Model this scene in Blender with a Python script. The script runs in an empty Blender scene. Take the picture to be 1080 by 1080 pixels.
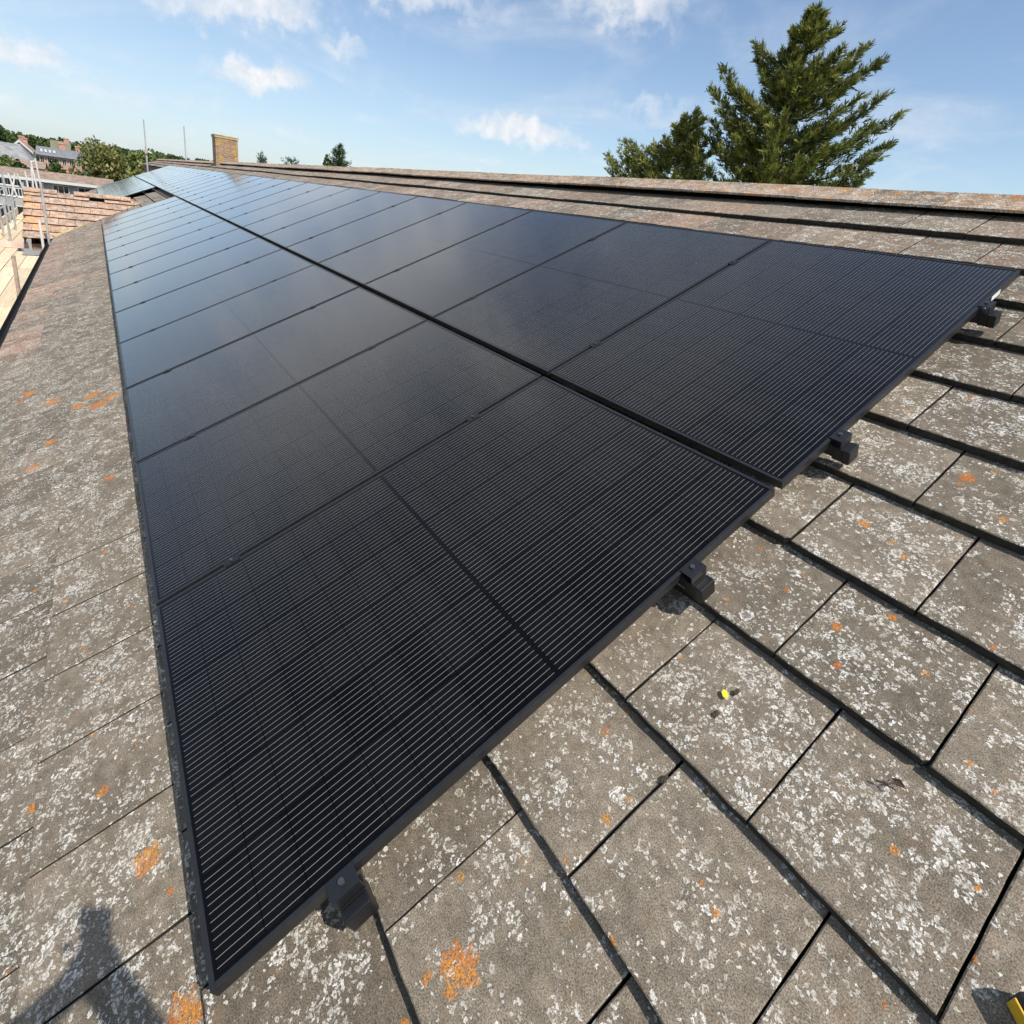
import bpy, bmesh, math, random
import numpy as np
from mathutils import Vector, Matrix, noise

random.seed(7)
sc = bpy.context.scene
col = sc.collection
R = math.radians

# ------------------------------------------------------------------ camera
CAM = Vector((-0.66931, 1.08866, 7.03630))
RIGHT = Vector((-0.574693, 0.807588, 0.132397))
DOWN = Vector((-0.352341, -0.098149, -0.930711))
FWD = Vector((0.738637, 0.581522, -0.340952))
cd = bpy.data.cameras.new("camera")
cam = bpy.data.objects.new("camera", cd)
col.objects.link(cam)
m = Matrix((RIGHT, -DOWN, -FWD)).transposed().to_4x4()
m.translation = CAM
cam.matrix_world = m
cd.sensor_width = 36.0
cd.lens = 568.724 / 1080 * 36.0
cd.shift_y = -104.1 / 1080
cd.clip_start = 0.01
cd.clip_end = 20000
sc.camera = cam

# ------------------------------------------------------------------ sun, sky, exposure
SUN_DIR = Vector((0.543, -0.081, -0.836)).normalized()      # the way the light travels
sd = bpy.data.lights.new("sun", 'SUN')
sd.energy = 4.8
sd.angle = R(0.53)
sd.color = (1.0, 0.955, 0.88)
sun = bpy.data.objects.new("sun", sd)
sun.rotation_euler = SUN_DIR.to_track_quat('-Z', 'Y').to_euler()
sun.location = (-30, 5, 50)
col.objects.link(sun)
sc.view_settings.view_transform = 'Standard'
sc.view_settings.look = 'None'
sc.view_settings.exposure = 0.10
sc.view_settings.gamma = 1.0


class G:
    """tiny node graph builder: values are sockets or floats"""
    def __init__(s, tree):
        s.t = tree
        s.n = tree.nodes
        s.l = tree.links

    def node(s, typ, ins=None, **kw):
        nd = s.n.new(typ)
        for k, v in kw.items():
            setattr(nd, k, v)
        for k, v in (ins or {}).items():
            s.put(nd.inputs[k], v)
        return nd

    def put(s, sock, v):
        if isinstance(v, bpy.types.NodeSocket):
            s.l.new(v, sock)
        else:
            sock.default_value = v

    def m(s, op, a, b=0.0, c=0.0, clamp=False):
        nd = s.n.new('ShaderNodeMath')
        nd.operation = op
        nd.use_clamp = clamp
        s.put(nd.inputs[0], a); s.put(nd.inputs[1], b); s.put(nd.inputs[2], c)
        return nd.outputs[0]

    def add(s, a, b): return s.m('ADD', a, b)
    def sub(s, a, b): return s.m('SUBTRACT', a, b)
    def mul(s, a, b): return s.m('MULTIPLY', a, b)
    def mx(s, a, b): return s.m('MAXIMUM', a, b)

    def ss(s, x, e0, e1, to0=0.0, to1=1.0):
        nd = s.n.new('ShaderNodeMapRange')
        nd.interpolation_type = 'SMOOTHSTEP'
        s.put(nd.inputs[0], x); s.put(nd.inputs[1], e0); s.put(nd.inputs[2], e1)
        s.put(nd.inputs[3], to0); s.put(nd.inputs[4], to1)
        return nd.outputs[0]

    def vm(s, op, a, b=(0, 0, 0), scale=None):
        nd = s.n.new('ShaderNodeVectorMath')
        nd.operation = op
        s.put(nd.inputs[0], a)
        s.put(nd.inputs[1], b)
        if scale is not None:
            s.put(nd.inputs['Scale'], scale)
        return nd.outputs['Value'] if op in ('DOT_PRODUCT', 'LENGTH', 'DISTANCE') else nd.outputs[0]

    def mix(s, f, a, b):
        nd = s.n.new('ShaderNodeMix')
        nd.data_type = 'RGBA'
        s.put(nd.inputs[0], f)
        for k, v in ((6, a), (7, b)):
            if not isinstance(v, bpy.types.NodeSocket) and len(v) == 3:
                v = (*v, 1)
            s.put(nd.inputs[k], v)
        return nd.outputs[2]

    def scl(s, c, f):
        return s.vm('SCALE', c, scale=f)

    def noise(s, vec, scale, detail=2.0, rough=0.5, dist=0.0, color=False, dim='3D'):
        nd = s.node('ShaderNodeTexNoise', noise_dimensions=dim)
        if vec is not None:
            s.put(nd.inputs['Vector'], vec)
        nd.inputs['Scale'].default_value = scale
        nd.inputs['Detail'].default_value = detail
        nd.inputs['Roughness'].default_value = rough
        nd.inputs['Distortion'].default_value = dist
        return nd.outputs['Color' if color else 'Fac']

    def voro(s, vec, scale, rnd=1.0, dim='2D', feature='F1'):
        nd = s.node('ShaderNodeTexVoronoi', voronoi_dimensions=dim, feature=feature)
        s.put(nd.inputs['Vector'], vec)
        nd.inputs['Scale'].default_value = scale
        nd.inputs['Randomness'].default_value = rnd
        return nd.outputs['Distance'], nd.outputs['Color']

    def sep(s, v):
        nd = s.node('ShaderNodeSeparateXYZ')
        s.put(nd.inputs[0], v)
        return nd.outputs[0], nd.outputs[1], nd.outputs[2]


def new_mat(name):
    mt = bpy.data.materials.new(name)
    mt.use_nodes = True
    g = G(mt.node_tree)
    b = g.n['Principled BSDF']
    return mt, g, b


# ---- sky with clouds (a function of direction only)
world = bpy.data.worlds.new("World")
sc.world = world
world.use_nodes = True
wg = G(world.node_tree)
bg = wg.n['Background']
sky = wg.node('ShaderNodeTexSky', sky_type='NISHITA')
sky.sun_disc = False
tosun = -SUN_DIR
sky.sun_elevation = math.asin(tosun.z)
sky.sun_rotation = math.atan2(tosun.x, tosun.y)
sky.altitude = 50
sky.air_density = 1.0
sky.dust_density = 0.7
sky.ozone_density = 1.6
SKY_STRENGTH = 0.145
tc = wg.node('ShaderNodeTexCoord')
D = tc.outputs['Generated']
dx, dy, dz = wg.sep(D)
warp = wg.vm('SUBTRACT', wg.noise(D, 26.0, 5.0, 0.6, color=True), (0.5, 0.5, 0.5))
warpbig = wg.vm('SUBTRACT', wg.noise(D, 7.0, 4.0, 0.55, color=True), (0.5, 0.5, 0.5))


def cloud(az, el, w, h, opa, soft, warp_amt, big=0.0):
    """an elliptical puff of angular size w x h (radians, half-widths)"""
    a, e = R(az), R(el)
    c = Vector((math.cos(e) * math.cos(a), math.cos(e) * math.sin(a), math.sin(e)))
    t = Vector((-math.sin(a), math.cos(a), 0))
    u = c.cross(t)
    DD = wg.vm('ADD', D, wg.scl(warp, warp_amt))
    if big:
        DD = wg.vm('ADD', DD, wg.scl(warpbig, big))
    px = wg.mul(wg.vm('DOT_PRODUCT', DD, tuple(t)), 1.0 / w)
    py = wg.mul(wg.sub(wg.vm('DOT_PRODUCT', DD, tuple(u)), 0.0), 1.0 / h)
    r = wg.m('SQRT', wg.add(wg.mul(px, px), wg.mul(py, py)))
    front = wg.m('GREATER_THAN', wg.vm('DOT_PRODUCT', D, tuple(c)), 0.3)
    return wg.mul(wg.mul(wg.ss(r, 1.0, 1.0 - soft), opa), front)


clouds = [
    (12.0, 8.1, 0.085, 0.026, 0.95, 0.75, 0.07),
    (14.6, 8.9, 0.035, 0.022, 0.30, 0.9, 0.075),
    (35.0, 7.4, 0.125, 0.027, 0.92, 0.75, 0.075),
    (41.0, 7.2, 0.030, 0.014, 0.30, 0.9, 0.06),
    (-3.4, 5.9, 0.075, 0.026, 0.75, 0.8, 0.085),
    (-6.5, 7.6, 0.06, 0.03, 0.6, 0.9, 0.1),
    (9.0, 12.6, 0.14, 0.038, 0.62, 0.95, 0.12),
    (13.0, 13.5, 0.10, 0.05, 0.8, 0.95, 0.12),
    (19.0, 11.6, 0.05, 0.02, 0.5, 0.95, 0.1),
    (24.0, 16.6, 0.20, 0.035, 0.6, 0.95, 0.12),
    (42.5, 18.8, 0.15, 0.055, 0.85, 0.95, 0.12),
    (47.0, 10.6, 0.085, 0.025, 0.40, 0.95, 0.1),
    (31.5, 3.2, 0.02, 0.018, 0.75, 0.8, 0.06),
    (38.3, 3.2, 0.016, 0.010, 0.6, 0.8, 0.06),
    (65.0, 6.9, 0.030, 0.020, 0.40, 0.95, 0.08),
    (12.0, 36.0, 0.13, 0.16, 0.95, 0.9, 0.30),
    (15.0, 24.0, 0.10, 0.09, 0.85, 0.9, 0.25),
    (0.0, 25.0, 0.55, 0.25, 0.92, 0.9, 0.25),
    (15.0, 48.0, 0.75, 0.36, 0.50, 0.9, 0.3),  # unseen veil added to whiten panel reflections and make ambient light less blue
    (11.5, 41.0, 0.05, 0.11, 0.95, 0.9, 0.08),
    (-150.0, 40.0, 0.8, 0.35, 0.75, 0.95, 0.3),
    (100.0, 55.0, 0.5, 0.3, 0.6, 0.95, 0.3),
    (-90.0, 35.0, 0.6, 0.3, 0.65, 0.95, 0.3),
]
dens = None
for cl in clouds:
    d_ = cloud(*cl)
    dens = d_ if dens is None else wg.m('SUBTRACT', 1.0, wg.mul(wg.sub(1.0, dens), wg.sub(1.0, d_)))
# thin veil: streaked high cloud
zz = wg.m('MAXIMUM', wg.add(dz, 0.12), 0.05)
flat = wg.node('ShaderNodeCombineXYZ', {0: wg.m('DIVIDE', dx, zz), 1: wg.m('DIVIDE', dy, zz), 2: 0.0}).outputs[0]
veil = wg.noise(flat, 1.1, 6.0, 0.58, 0.6)
veil = wg.mul(wg.ss(veil, 0.46, 0.78), 0.42)
dens = wg.m('SUBTRACT', 1.0, wg.mul(wg.sub(1.0, dens), wg.sub(1.0, veil)))
# pale band low over the horizon, stronger on the left where the air is hazier
azl = wg.vm('DOT_PRODUCT', D, (math.cos(R(-8)), math.sin(R(-8)), 0))
low = wg.mul(wg.ss(dz, 0.34, 0.0), wg.ss(azl, 0.35, 1.0, 0.10, 0.52))
skyc = wg.scl(sky.outputs[0], SKY_STRENGTH)
skyc = wg.mix(low, skyc, (0.50, 0.645, 0.81))
cshade = wg.ss(wg.noise(D, 40.0, 4.0, 0.6), 0.3, 0.75)
cc = wg.mix(cshade, (0.72, 0.77, 0.83), (0.93, 0.93, 0.94))
allc = wg.mix(dens, skyc, cc)
wg.put(bg.inputs['Color'], allc)
bg.inputs['Strength'].default_value = 1.0

# ------------------------------------------------------------------ helpers
AL = R(25)
CA, SA = math.cos(AL), math.sin(AL)
V0 = 1.28
H0 = 0.115                         # panel face above the tile face
L = 1.7133                         # panel length up the slope
WID = 1.138
GAPU = 0.016
GAPV = 0.0374
PITCH = WID + GAPU


def W(u, v, n=0.0):
    """roof coordinates (along ridge, up slope, off the tiles) -> world"""
    return Vector((u, (v + V0) * CA - n * SA, 5 + (v + V0) * SA + n * CA))


class MB:
    def __init__(s):
        s.v, s.f, s.mi, s.uv, s.col, s.uv2 = [], [], [], [], [], []

    def face(s, pts, uvs=None, c=(0.5, 0.5, 0.5), mi=0):
        i = len(s.v)
        s.v.extend([tuple(p) for p in pts])
        s.f.append(tuple(range(i, i + len(pts))))
        s.mi.append(mi)
        s.uv.extend(uvs if uvs else [(p[0] + p[2] * .7, p[1] + p[2] * .7) for p in pts])
        s.col.extend([c] * len(pts))

    def raw(s, vs, fs, c=(0.5, 0.5, 0.5), mi=0, uvf=None):
        i = len(s.v)
        s.v.extend([tuple(p) for p in vs])
        for f in fs:
            s.f.append(tuple(i + k for k in f))
            s.mi.append(mi)
            for k in f:
                p = vs[k]
                s.uv.append(uvf(p) if uvf else (p[0] + p[2] * .7, p[1] + p[2] * .7))
                s.col.append(c)

    def box(s, lo, hi, c=(0.5, 0.5, 0.5), mi=0, bev=0.0, fr=None):
        lo, hi = Vector(lo), Vector(hi)
        x0, y0, z0 = lo; x1, y1, z1 = hi
        if bev <= 0:
            vs = [Vector(p) for p in ((x0, y0, z0), (x1, y0, z0), (x1, y1, z0), (x0, y1, z0), (x0, y0, z1), (x1, y0, z1), (x1, y1, z1), (x0, y1, z1))]
            fs = [(0, 3, 2, 1), (4, 5, 6, 7), (0, 1, 5, 4), (1, 2, 6, 5), (2, 3, 7, 6), (3, 0, 4, 7)]
        else:
            bm = bmesh.new()
            bmesh.ops.create_cube(bm, size=1.0)
            for v in bm.verts:
                v.co = Vector(((lo[k] + hi[k]) / 2 + v.co[k] * (hi[k] - lo[k]) for k in range(3)))
            bmesh.ops.bevel(bm, geom=list(bm.edges), offset=bev, segments=2, affect='EDGES', profile=0.6)
            bm.verts.index_update()
            vs = [v.co.copy() for v in bm.verts]
            fs = [tuple(v.index for v in f.verts) for f in bm.faces]
            bm.free()
        if fr:
            vs = [fr(p) for p in vs]
        s.raw(vs, fs, c, mi)

    def tube(s, p, q, r0, r1=None, seg=8, c=(0.5, 0.5, 0.5), mi=0, cap=True):
        p, q = Vector(p), Vector(q)
        r1 = r0 if r1 is None else r1
        d = (q - p).normalized()
        a = d.orthogonal().normalized()
        b = d.cross(a)
        vs, fs = [], []
        for k in range(seg):
            t = 2 * math.pi * k / seg
            o = a * math.cos(t) + b * math.sin(t)
            vs += [p + o * r0, q + o * r1]
        for k in range(seg):
            j = (k + 1) % seg
            fs.append((2 * k, 2 * j, 2 * j + 1, 2 * k + 1))
        if cap:
            fs.append(tuple(2 * k for k in reversed(range(seg))))
            fs.append(tuple(2 * k + 1 for k in range(seg)))
        s.raw(vs, fs, c, mi)

    def build(s, name, mats, parent=None, smooth=False):
        me = bpy.data.meshes.new(name)
        me.from_pydata(s.v, [], s.f)
        if not isinstance(mats, (list, tuple)):
            mats = [mats]
        for q in mats:
            me.materials.append(q)
        me.polygons.foreach_set('material_index', s.mi)
        uvl = me.uv_layers.new(name='uv')
        uvl.data.foreach_set('uv', np.array(s.uv, dtype=np.float32).ravel())
        if s.uv2:
            u2 = me.uv_layers.new(name='roofuv')
            u2.data.foreach_set('uv', np.array(s.uv2, dtype=np.float32).ravel())
        ca = me.color_attributes.new('tint', 'FLOAT_COLOR', 'CORNER')
        cc_ = np.ones((len(s.col), 4), dtype=np.float32)
        cc_[:, :3] = np.array(s.col, dtype=np.float32)
        ca.data.foreach_set('color', cc_.ravel())
        if smooth:
            me.polygons.foreach_set('use_smooth', [True] * len(me.polygons))
        me.update()
        o = bpy.data.objects.new(name, me)
        col.objects.link(o)
        if parent is not None:
            o.parent = parent
        return o


def tag(o, label, cat, group=None, kind=None):
    if label: o['label'] = label
    if cat: o['category'] = cat
    if group: o['group'] = group
    if kind: o['kind'] = kind
    return o


def empty(name, label, cat, loc=(0, 0, 0), group=None):
    o = bpy.data.objects.new(name, None)
    o.empty_display_size = 0.2
    col.objects.link(o)
    o.location = loc
    return tag(o, label, cat, group)


def local(mbuilder, origin):
    """shift a builder's world-space vertices so they sit round an origin"""
    ox, oy, oz = origin
    mbuilder.v = [(x - ox, y - oy, z - oz) for x, y, z in mbuilder.v]
    return mbuilder


# ------------------------------------------------------------------ materials
def simple(name, colr, rough=0.7, metal=0.0, nscale=None, namp=0.3, bump=0.0, spec=0.5):
    mt, g, b = new_mat(name)
    b.inputs['Roughness'].default_value = rough
    b.inputs['Metallic'].default_value = metal
    b.inputs['Specular IOR Level'].default_value = spec
    if nscale:
        t = g.node('ShaderNodeTexCoord').outputs['Object']
        n = g.noise(t, nscale, 5.0, 0.6)
        f = g.ss(n, 0.25, 0.75, 1 - namp, 1 + namp)
        g.put(b.inputs['Base Color'], g.scl((*colr,), f))
        if bump:
            bp = g.node('ShaderNodeBump', {'Strength': bump, 'Distance': 0.02, 'Height': n})
            g.put(b.inputs['Normal'], bp.outputs[0])
    else:
        b.inputs['Base Color'].default_value = (*colr, 1)
    return mt


# crusts of lichen that stand out on single tiles: (u, v, radius, kind) on the roof
PATCHES = [(-.223, .370, .038, 0), (.430, -.154, .032, 0), (.077, -.113, .040, 0), (3.87, -.16, .06, 0), (3.80, -.24, .07, 0), (3.92, -.36, .05, 0), (4.05, -.28, .06, 0), (3.5, -.52, .04, 0), (4.3, -.55, .06, 0), (3.2, -.60, .04, 1), (2.6, -.20, .03, 1), (4.7, -.75, .08, 0),
           (-.315, 1.496, .013, 1), (-.389, 1.621, .013, 1), (-.194, 1.869, .018, 1), (-.316, 2.231, .022, 0), (.821, -.432, .020, 1),
           (.702, -.251, .018, 0), (.201, 3.227, .045, 0), (-.623, 1.134, .010, 1)]


def tile_material(name, base, base2, red, lichen=1.0, orange=1.0, patches=False):
    mt, g, b = new_mat(name)
    uv = g.node('ShaderNodeUVMap', uv_map='uv').outputs[0]
    at = g.node('ShaderNodeVertexColor', layer_name='tint').outputs[0]
    rnd, amt, redn = g.sep(at)
    w1 = g.scl(g.vm('SUBTRACT', g.noise(uv, 48, 3.0, 0.65, color=True), (.5, .5, .5)), 0.026)
    w2 = g.scl(g.vm('SUBTRACT', g.noise(uv, 210, 2.0, 0.6, color=True), (.5, .5, .5)), 0.006)
    p = g.vm('ADD', g.vm('ADD', uv, w1), w2)
    big = g.noise(uv, 5.0, 5.0, 0.6)
    mid = g.noise(uv, 34.0, 4.0, 0.65)
    fine = g.noise(uv, 330.0, 3.0, 0.72)
    c = g.mix(g.ss(big, 0.3, 0.7), base, base2)
    c = g.mix(redn, c, red)
    c = g.scl(c, g.ss(rnd, 0, 1, 0.84, 1.18))
    c = g.scl(c, g.ss(mid, 0.25, 0.75, 0.74, 1.28))
    c = g.scl(c, g.ss(fine, 0.26, 0.74, 0.32, 1.80))
    dk = g.ss(g.noise(uv, 120.0, 4.0, 0.7), 0.60, 0.70)
    c = g.mix(g.mul(dk, 0.70), c, (0.045, 0.040, 0.032))
    rusty = g.mul(g.ss(g.noise(g.vm('ADD', uv, (5.1, 7.7, 0)), 16.0, 4.0, 0.65), 0.58, 0.70), 0.35)
    c = g.mix(rusty, c, (0.26, 0.165, 0.095))

    clump = g.noise(uv, 8.0, 6.0, 0.70)

    def lay(scale, keep, rmax, ringy, cl0, cl1, off):
        d, cr = g.voro(g.vm('ADD', p, (off, off * 1.7, 0)), scale)
        r1, r2, r3 = g.sep(cr)
        rad = g.add(g.mul(r2, rmax * 0.60), rmax * 0.34)
        inside = g.ss(d, rad, g.mul(rad, 0.88))
        hollow = g.ss(d, g.mul(rad, 0.44), g.mul(rad, 0.70))
        ring = g.mul(inside, g.add(g.mul(hollow, ringy), 1 - ringy))
        pres = g.m('LESS_THAN', r1, g.mul(g.mul(g.ss(clump, cl0, cl1), keep), g.add(g.mul(amt, 1.9), 0.15)))
        return g.mul(g.mul(ring, pres), g.add(g.mul(r3, 0.50), 0.50))

    a = lay(22.0, 0.28 * lichen, 0.44, 0.85, 0.44, 0.62, 0.0)
    bb = lay(46.0, 0.46 * lichen, 0.45, 0.70, 0.44, 0.62, 3.1)
    cl = lay(92.0, 0.60 * lichen, 0.48, 0.30, 0.40, 0.62, 5.3)
    dd = lay(60.0, 0.12 * lichen, 0.40, 0.10, 0.20, 0.55, 7.7)
    wh = g.mx(g.mx(a, bb), g.mx(cl, dd))
    wh = g.mul(wh, g.ss(g.noise(uv, 190.0, 3.0, 0.65), 0.38, 0.52))
    wcol = g.mix(g.ss(g.noise(uv, 14.0, 2.0), .35, .65), (0.66, 0.625, 0.54), (0.86, 0.84, 0.78))
    c = g.mix(g.mul(wh, 0.95), c, wcol)
    # thin pale crust in blotches
    pt = g.mul(g.ss(g.noise(g.vm('ADD', uv, (9.1, 3.3, 0)), 13.0, 6.0, 0.75), 0.62, 0.70), g.ss(amt, 0.25, 0.9))
    pt = g.mul(pt, g.ss(fine, 0.36, 0.56))
    c = g.mix(g.mul(pt, 0.62), c, (0.66, 0.63, 0.56))
    # orange lichen
    grit = g.ss(g.noise(uv, 150.0, 3.0, 0.65), 0.38, 0.54)
    d, cr = g.voro(g.vm('ADD', p, (1.3, 8.2, 0)), 6.0)
    r1, r2, r3 = g.sep(cr)
    ofa = g.mul(g.ss(g.add(d, g.mul(g.sub(mid, 0.5), 0.5)), g.add(g.mul(r2, 0.24), 0.06), g.add(g.mul(r2, 0.16), 0.02)), g.m('LESS_THAN', r1, 0.012 * orange))
    d2, cr2 = g.voro(g.vm('ADD', p, (4.7, 2.2, 0)), 22.0)
    q1, q2, q3 = g.sep(cr2)
    ofb = g.mul(g.ss(d2, g.add(g.mul(q2, 0.22), 0.10), g.add(g.mul(q2, 0.08), 0.03)), g.m('LESS_THAN', q1, 0.048 * orange))
    of = g.mul(g.mx(ofa, ofb), grit)
    ocol = g.mix(q3, (0.50, 0.145, 0.028), (0.58, 0.25, 0.04))
    if patches:
        ruv = g.node('ShaderNodeUVMap', uv_map='roofuv').outputs[0]
        ra = None
        g_lo = g.noise(ruv, 14.0, 4.0, 0.6)
        for (pu, pv, pr_, kind) in PATCHES:
            dd_ = g.m('DIVIDE', g.vm('DISTANCE', ruv, (pu, pv, 0)), pr_)
            k_ = g.ss(g.add(dd_, g.add(g.mul(g.sub(mid, 0.5), 2.2), g.mul(g.sub(g_lo, 0.5), 1.2))), 1.05, 0.75)
            ra = k_ if ra is None else g.mx(ra, k_)
        of = g.mx(of, g.mul(ra, grit))
    c = g.mix(g.mul(of, 0.92), c, g.scl(ocol, g.ss(fine, 0.3, 0.7, 0.6, 1.35)))
    g.put(b.inputs['Base Color'], c)
    b.inputs['Roughness'].default_value = 0.92
    b.inputs['Specular IOR Level'].default_value = 0.25
    h = g.add(g.add(g.mul(fine, 0.7), g.mul(wh, 0.35)), g.add(g.mul(mid, 0.8), g.mul(of, 0.5)))
    bp = g.node('ShaderNodeBump', {'Strength': 0.65, 'Distance': 0.004, 'Height': h})
    g.put(b.inputs['Normal'], bp.outputs[0])
    return mt


M_TILE = tile_material('weathered_concrete_tile', (0.142, 0.119, 0.089), (0.190, 0.158, 0.119), (0.38, 0.21, 0.14), patches=True)
M_RIDGE = tile_material('weathered_ridge_tile', (0.15, 0.128, 0.097), (0.275, 0.190, 0.118), (0.40, 0.18, 0.08), 2.4, 13.0)
M_RED = tile_material('weathered_red_tile', (0.20, 0.115, 0.075), (0.43, 0.28, 0.195), (0.48, 0.24, 0.09), 1.5, 4.0)
M_EDGE = simple('shade_and_algae_tile_edge', (0.030, 0.026, 0.020), 0.95, 0, 40, 0.6)  # algae on the edges, painted blacker to deepen the shadow line between courses
M_DECK = simple('roofing_felt', (0.02, 0.019, 0.018), 0.95)
M_FRAME = simple('black_anodised_aluminium', (0.016, 0.016, 0.0168), 0.36, 0.0, 60, 0.2, spec=0.5)
M_RAIL = simple('black_rail', (0.012, 0.0125, 0.014), 0.36, spec=0.5)
M_CAP = simple('black_plastic', (0.008, 0.0085, 0.010), 0.38, spec=0.45)
M_STEEL = simple('steel_bolt', (0.10, 0.10, 0.105), 0.4, 0.6)
M_WHITE = simple('white_paint', (0.66, 0.65, 0.62), 0.5, 0, 3, 0.06)
M_GALV = simple('galvanised_tube', (0.50, 0.50, 0.49), 0.5, 0.35, 9, 0.25)
M_RUST = simple('weathered_tube', (0.46, 0.36, 0.28), 0.7, 0.1, 12, 0.25)
M_BLACK = simple('black_gutter', (0.008, 0.008, 0.008), 0.6, spec=0.2)
M_CONC = simple('grey_mat', (0.25, 0.25, 0.245), 0.85, 0, 20, 0.15)
M_MOSS = simple('moss', (0.075, 0.055, 0.032), 0.95, 0, 300, 0.6, 0.6)
M_TWIG = simple('dry_twig', (0.07, 0.042, 0.025), 0.9, 0, 200, 0.4)
M_LEAFY = simple('fallen_leaf', (0.70, 0.62, 0.04), 0.7)
M_YEL = simple('yellow_plastic', (0.72, 0.44, 0.03), 0.4, 0, 90, 0.12)
M_DARKRUB = simple('dark_rubber', (0.035, 0.028, 0.022), 0.6)
M_STICK = simple('white_sticker', (0.75, 0.75, 0.73), 0.5)
M_SLATE = simple('slate_roof', (0.17, 0.18, 0.20), 0.8, 0, 3, 0.2)
M_RENDER = simple('cream_render', (0.66, 0.58, 0.46), 0.85, 0, 2, 0.1)
M_PINK = simple('pink_brick', (0.50, 0.27, 0.21), 0.9, 0, 3, 0.2)
M_BROWNTILE = simple('brown_tile', (0.27, 0.195, 0.145), 0.9, 0, 4, 0.45)
M_GLASSD = simple('dark_window_glass', (0.02, 0.025, 0.03), 0.08, spec=0.7)
M_GRASS = simple('meadow_grass', (0.07, 0.10, 0.03), 0.95, 0, 0.08, 0.4)
M_TARMAC = simple('tarmac', (0.06, 0.06, 0.06), 0.9, 0, 0.6, 0.2)
M_BARK = simple('bark', (0.09, 0.065, 0.045), 0.95, 0, 6, 0.4, 0.8)
M_VALLEY = simple('valley_mortar', (0.42, 0.34, 0.18), 0.9, 0, 12, 0.35, 0.4)


def leaf_material(name, c0, c1, rough=0.55, trans=0.25):
    mt, g, b = new_mat(name)
    at = g.node('ShaderNodeVertexColor', layer_name='tint').outputs[0]
    r, gg, bl = g.sep(at)
    g.put(b.inputs['Base Color'], g.mix(r, c0, c1))
    b.inputs['Roughness'].default_value = rough
    b.inputs['Specular IOR Level'].default_value = 0.3
    tr = g.node('ShaderNodeBsdfTranslucent')
    g.put(tr.inputs['Color'], g.mix(r, c0, c1))
    mixs = g.node('ShaderNodeMixShader', {0: trans})
    g.l.new(b.outputs[0], mixs.inputs[1])
    g.l.new(tr.outputs[0], mixs.inputs[2])
    g.l.new(mixs.outputs[0], g.n['Material Output'].inputs['Surface'])
    return mt


M_CONIFER = leaf_material('conifer_foliage', (0.030, 0.050, 0.016), (0.41, 0.42, 0.095))
M_CONIFER2 = leaf_material('yellowish_conifer_foliage', (0.05, 0.075, 0.02), (0.44, 0.44, 0.105))
M_OLIVE = leaf_material('olive_foliage', (0.10, 0.115, 0.035), (0.32, 0.30, 0.10))
M_DEEP = leaf_material('deep_green_foliage', (0.03, 0.055, 0.015), (0.10, 0.14, 0.035))
M_LIGHT = leaf_material('light_green_foliage', (0.09, 0.12, 0.03), (0.22, 0.25, 0.07))


def brick_material(name, c1, c2, mortar, yellow=0.0):
    mt, g, b = new_mat(name)
    uv = g.node('ShaderNodeUVMap', uv_map='uv').outputs[0]
    br = g.node('ShaderNodeTexBrick')
    g.put(br.inputs['Vector'], uv)
    br.inputs['Color1'].default_value = (*c1, 1)
    br.inputs['Color2'].default_value = (*c2, 1)
    br.inputs['Mortar'].default_value = (*mortar, 1)
    br.inputs['Scale'].default_value = 1.0
    br.inputs['Brick Width'].default_value = 0.225
    br.inputs['Row Height'].default_value = 0.075
    br.inputs['Mortar Size'].default_value = 0.008
    n = g.noise(uv, 6.0, 5.0, 0.65)
    c = g.scl(br.outputs['Color'], g.ss(n, 0.25, 0.75, 0.65, 1.35))
    if yellow:
        y = g.ss(g.noise(g.vm('ADD', uv, (3, 1, 0)), 3.4, 5.0, 0.7), 0.52, 0.66)
        c = g.mix(g.mul(y, yellow), c, (0.50, 0.32, 0.05))
    g.put(b.inputs['Base Color'], c)
    b.inputs['Roughness'].default_value = 0.9
    return mt


M_CHIM = brick_material('lichened_chimney_brick', (0.34, 0.19, 0.10), (0.26, 0.15, 0.09), (0.36, 0.31, 0.24), 0.75)
M_BRICK = brick_material('red_brick', (0.33, 0.15, 0.09), (0.27, 0.13, 0.08), (0.4, 0.37, 0.32))


def wood_material():
    mt, g, b = new_mat('scaffold_board_wood')
    t = g.node('ShaderNodeTexCoord').outputs['Object']
    st = g.vm('MULTIPLY', t, (1.2, 22.0, 22.0))
    n = g.noise(st, 1.6, 5.0, 0.6, 0.6)
    at = g.node('ShaderNodeVertexColor', layer_name='tint').outputs[0]
    r, gg, bl = g.sep(at)
    c = g.mix(g.ss(n, 0.3, 0.7), (0.60, 0.46, 0.29), (0.74, 0.62, 0.43))
    c = g.scl(c, g.ss(r, 0, 1, 0.85, 1.1))
    g.put(b.inputs['Base Color'], c)
    b.inputs['Roughness'].default_value = 0.85
    return mt


M_WOOD = wood_material()


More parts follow.
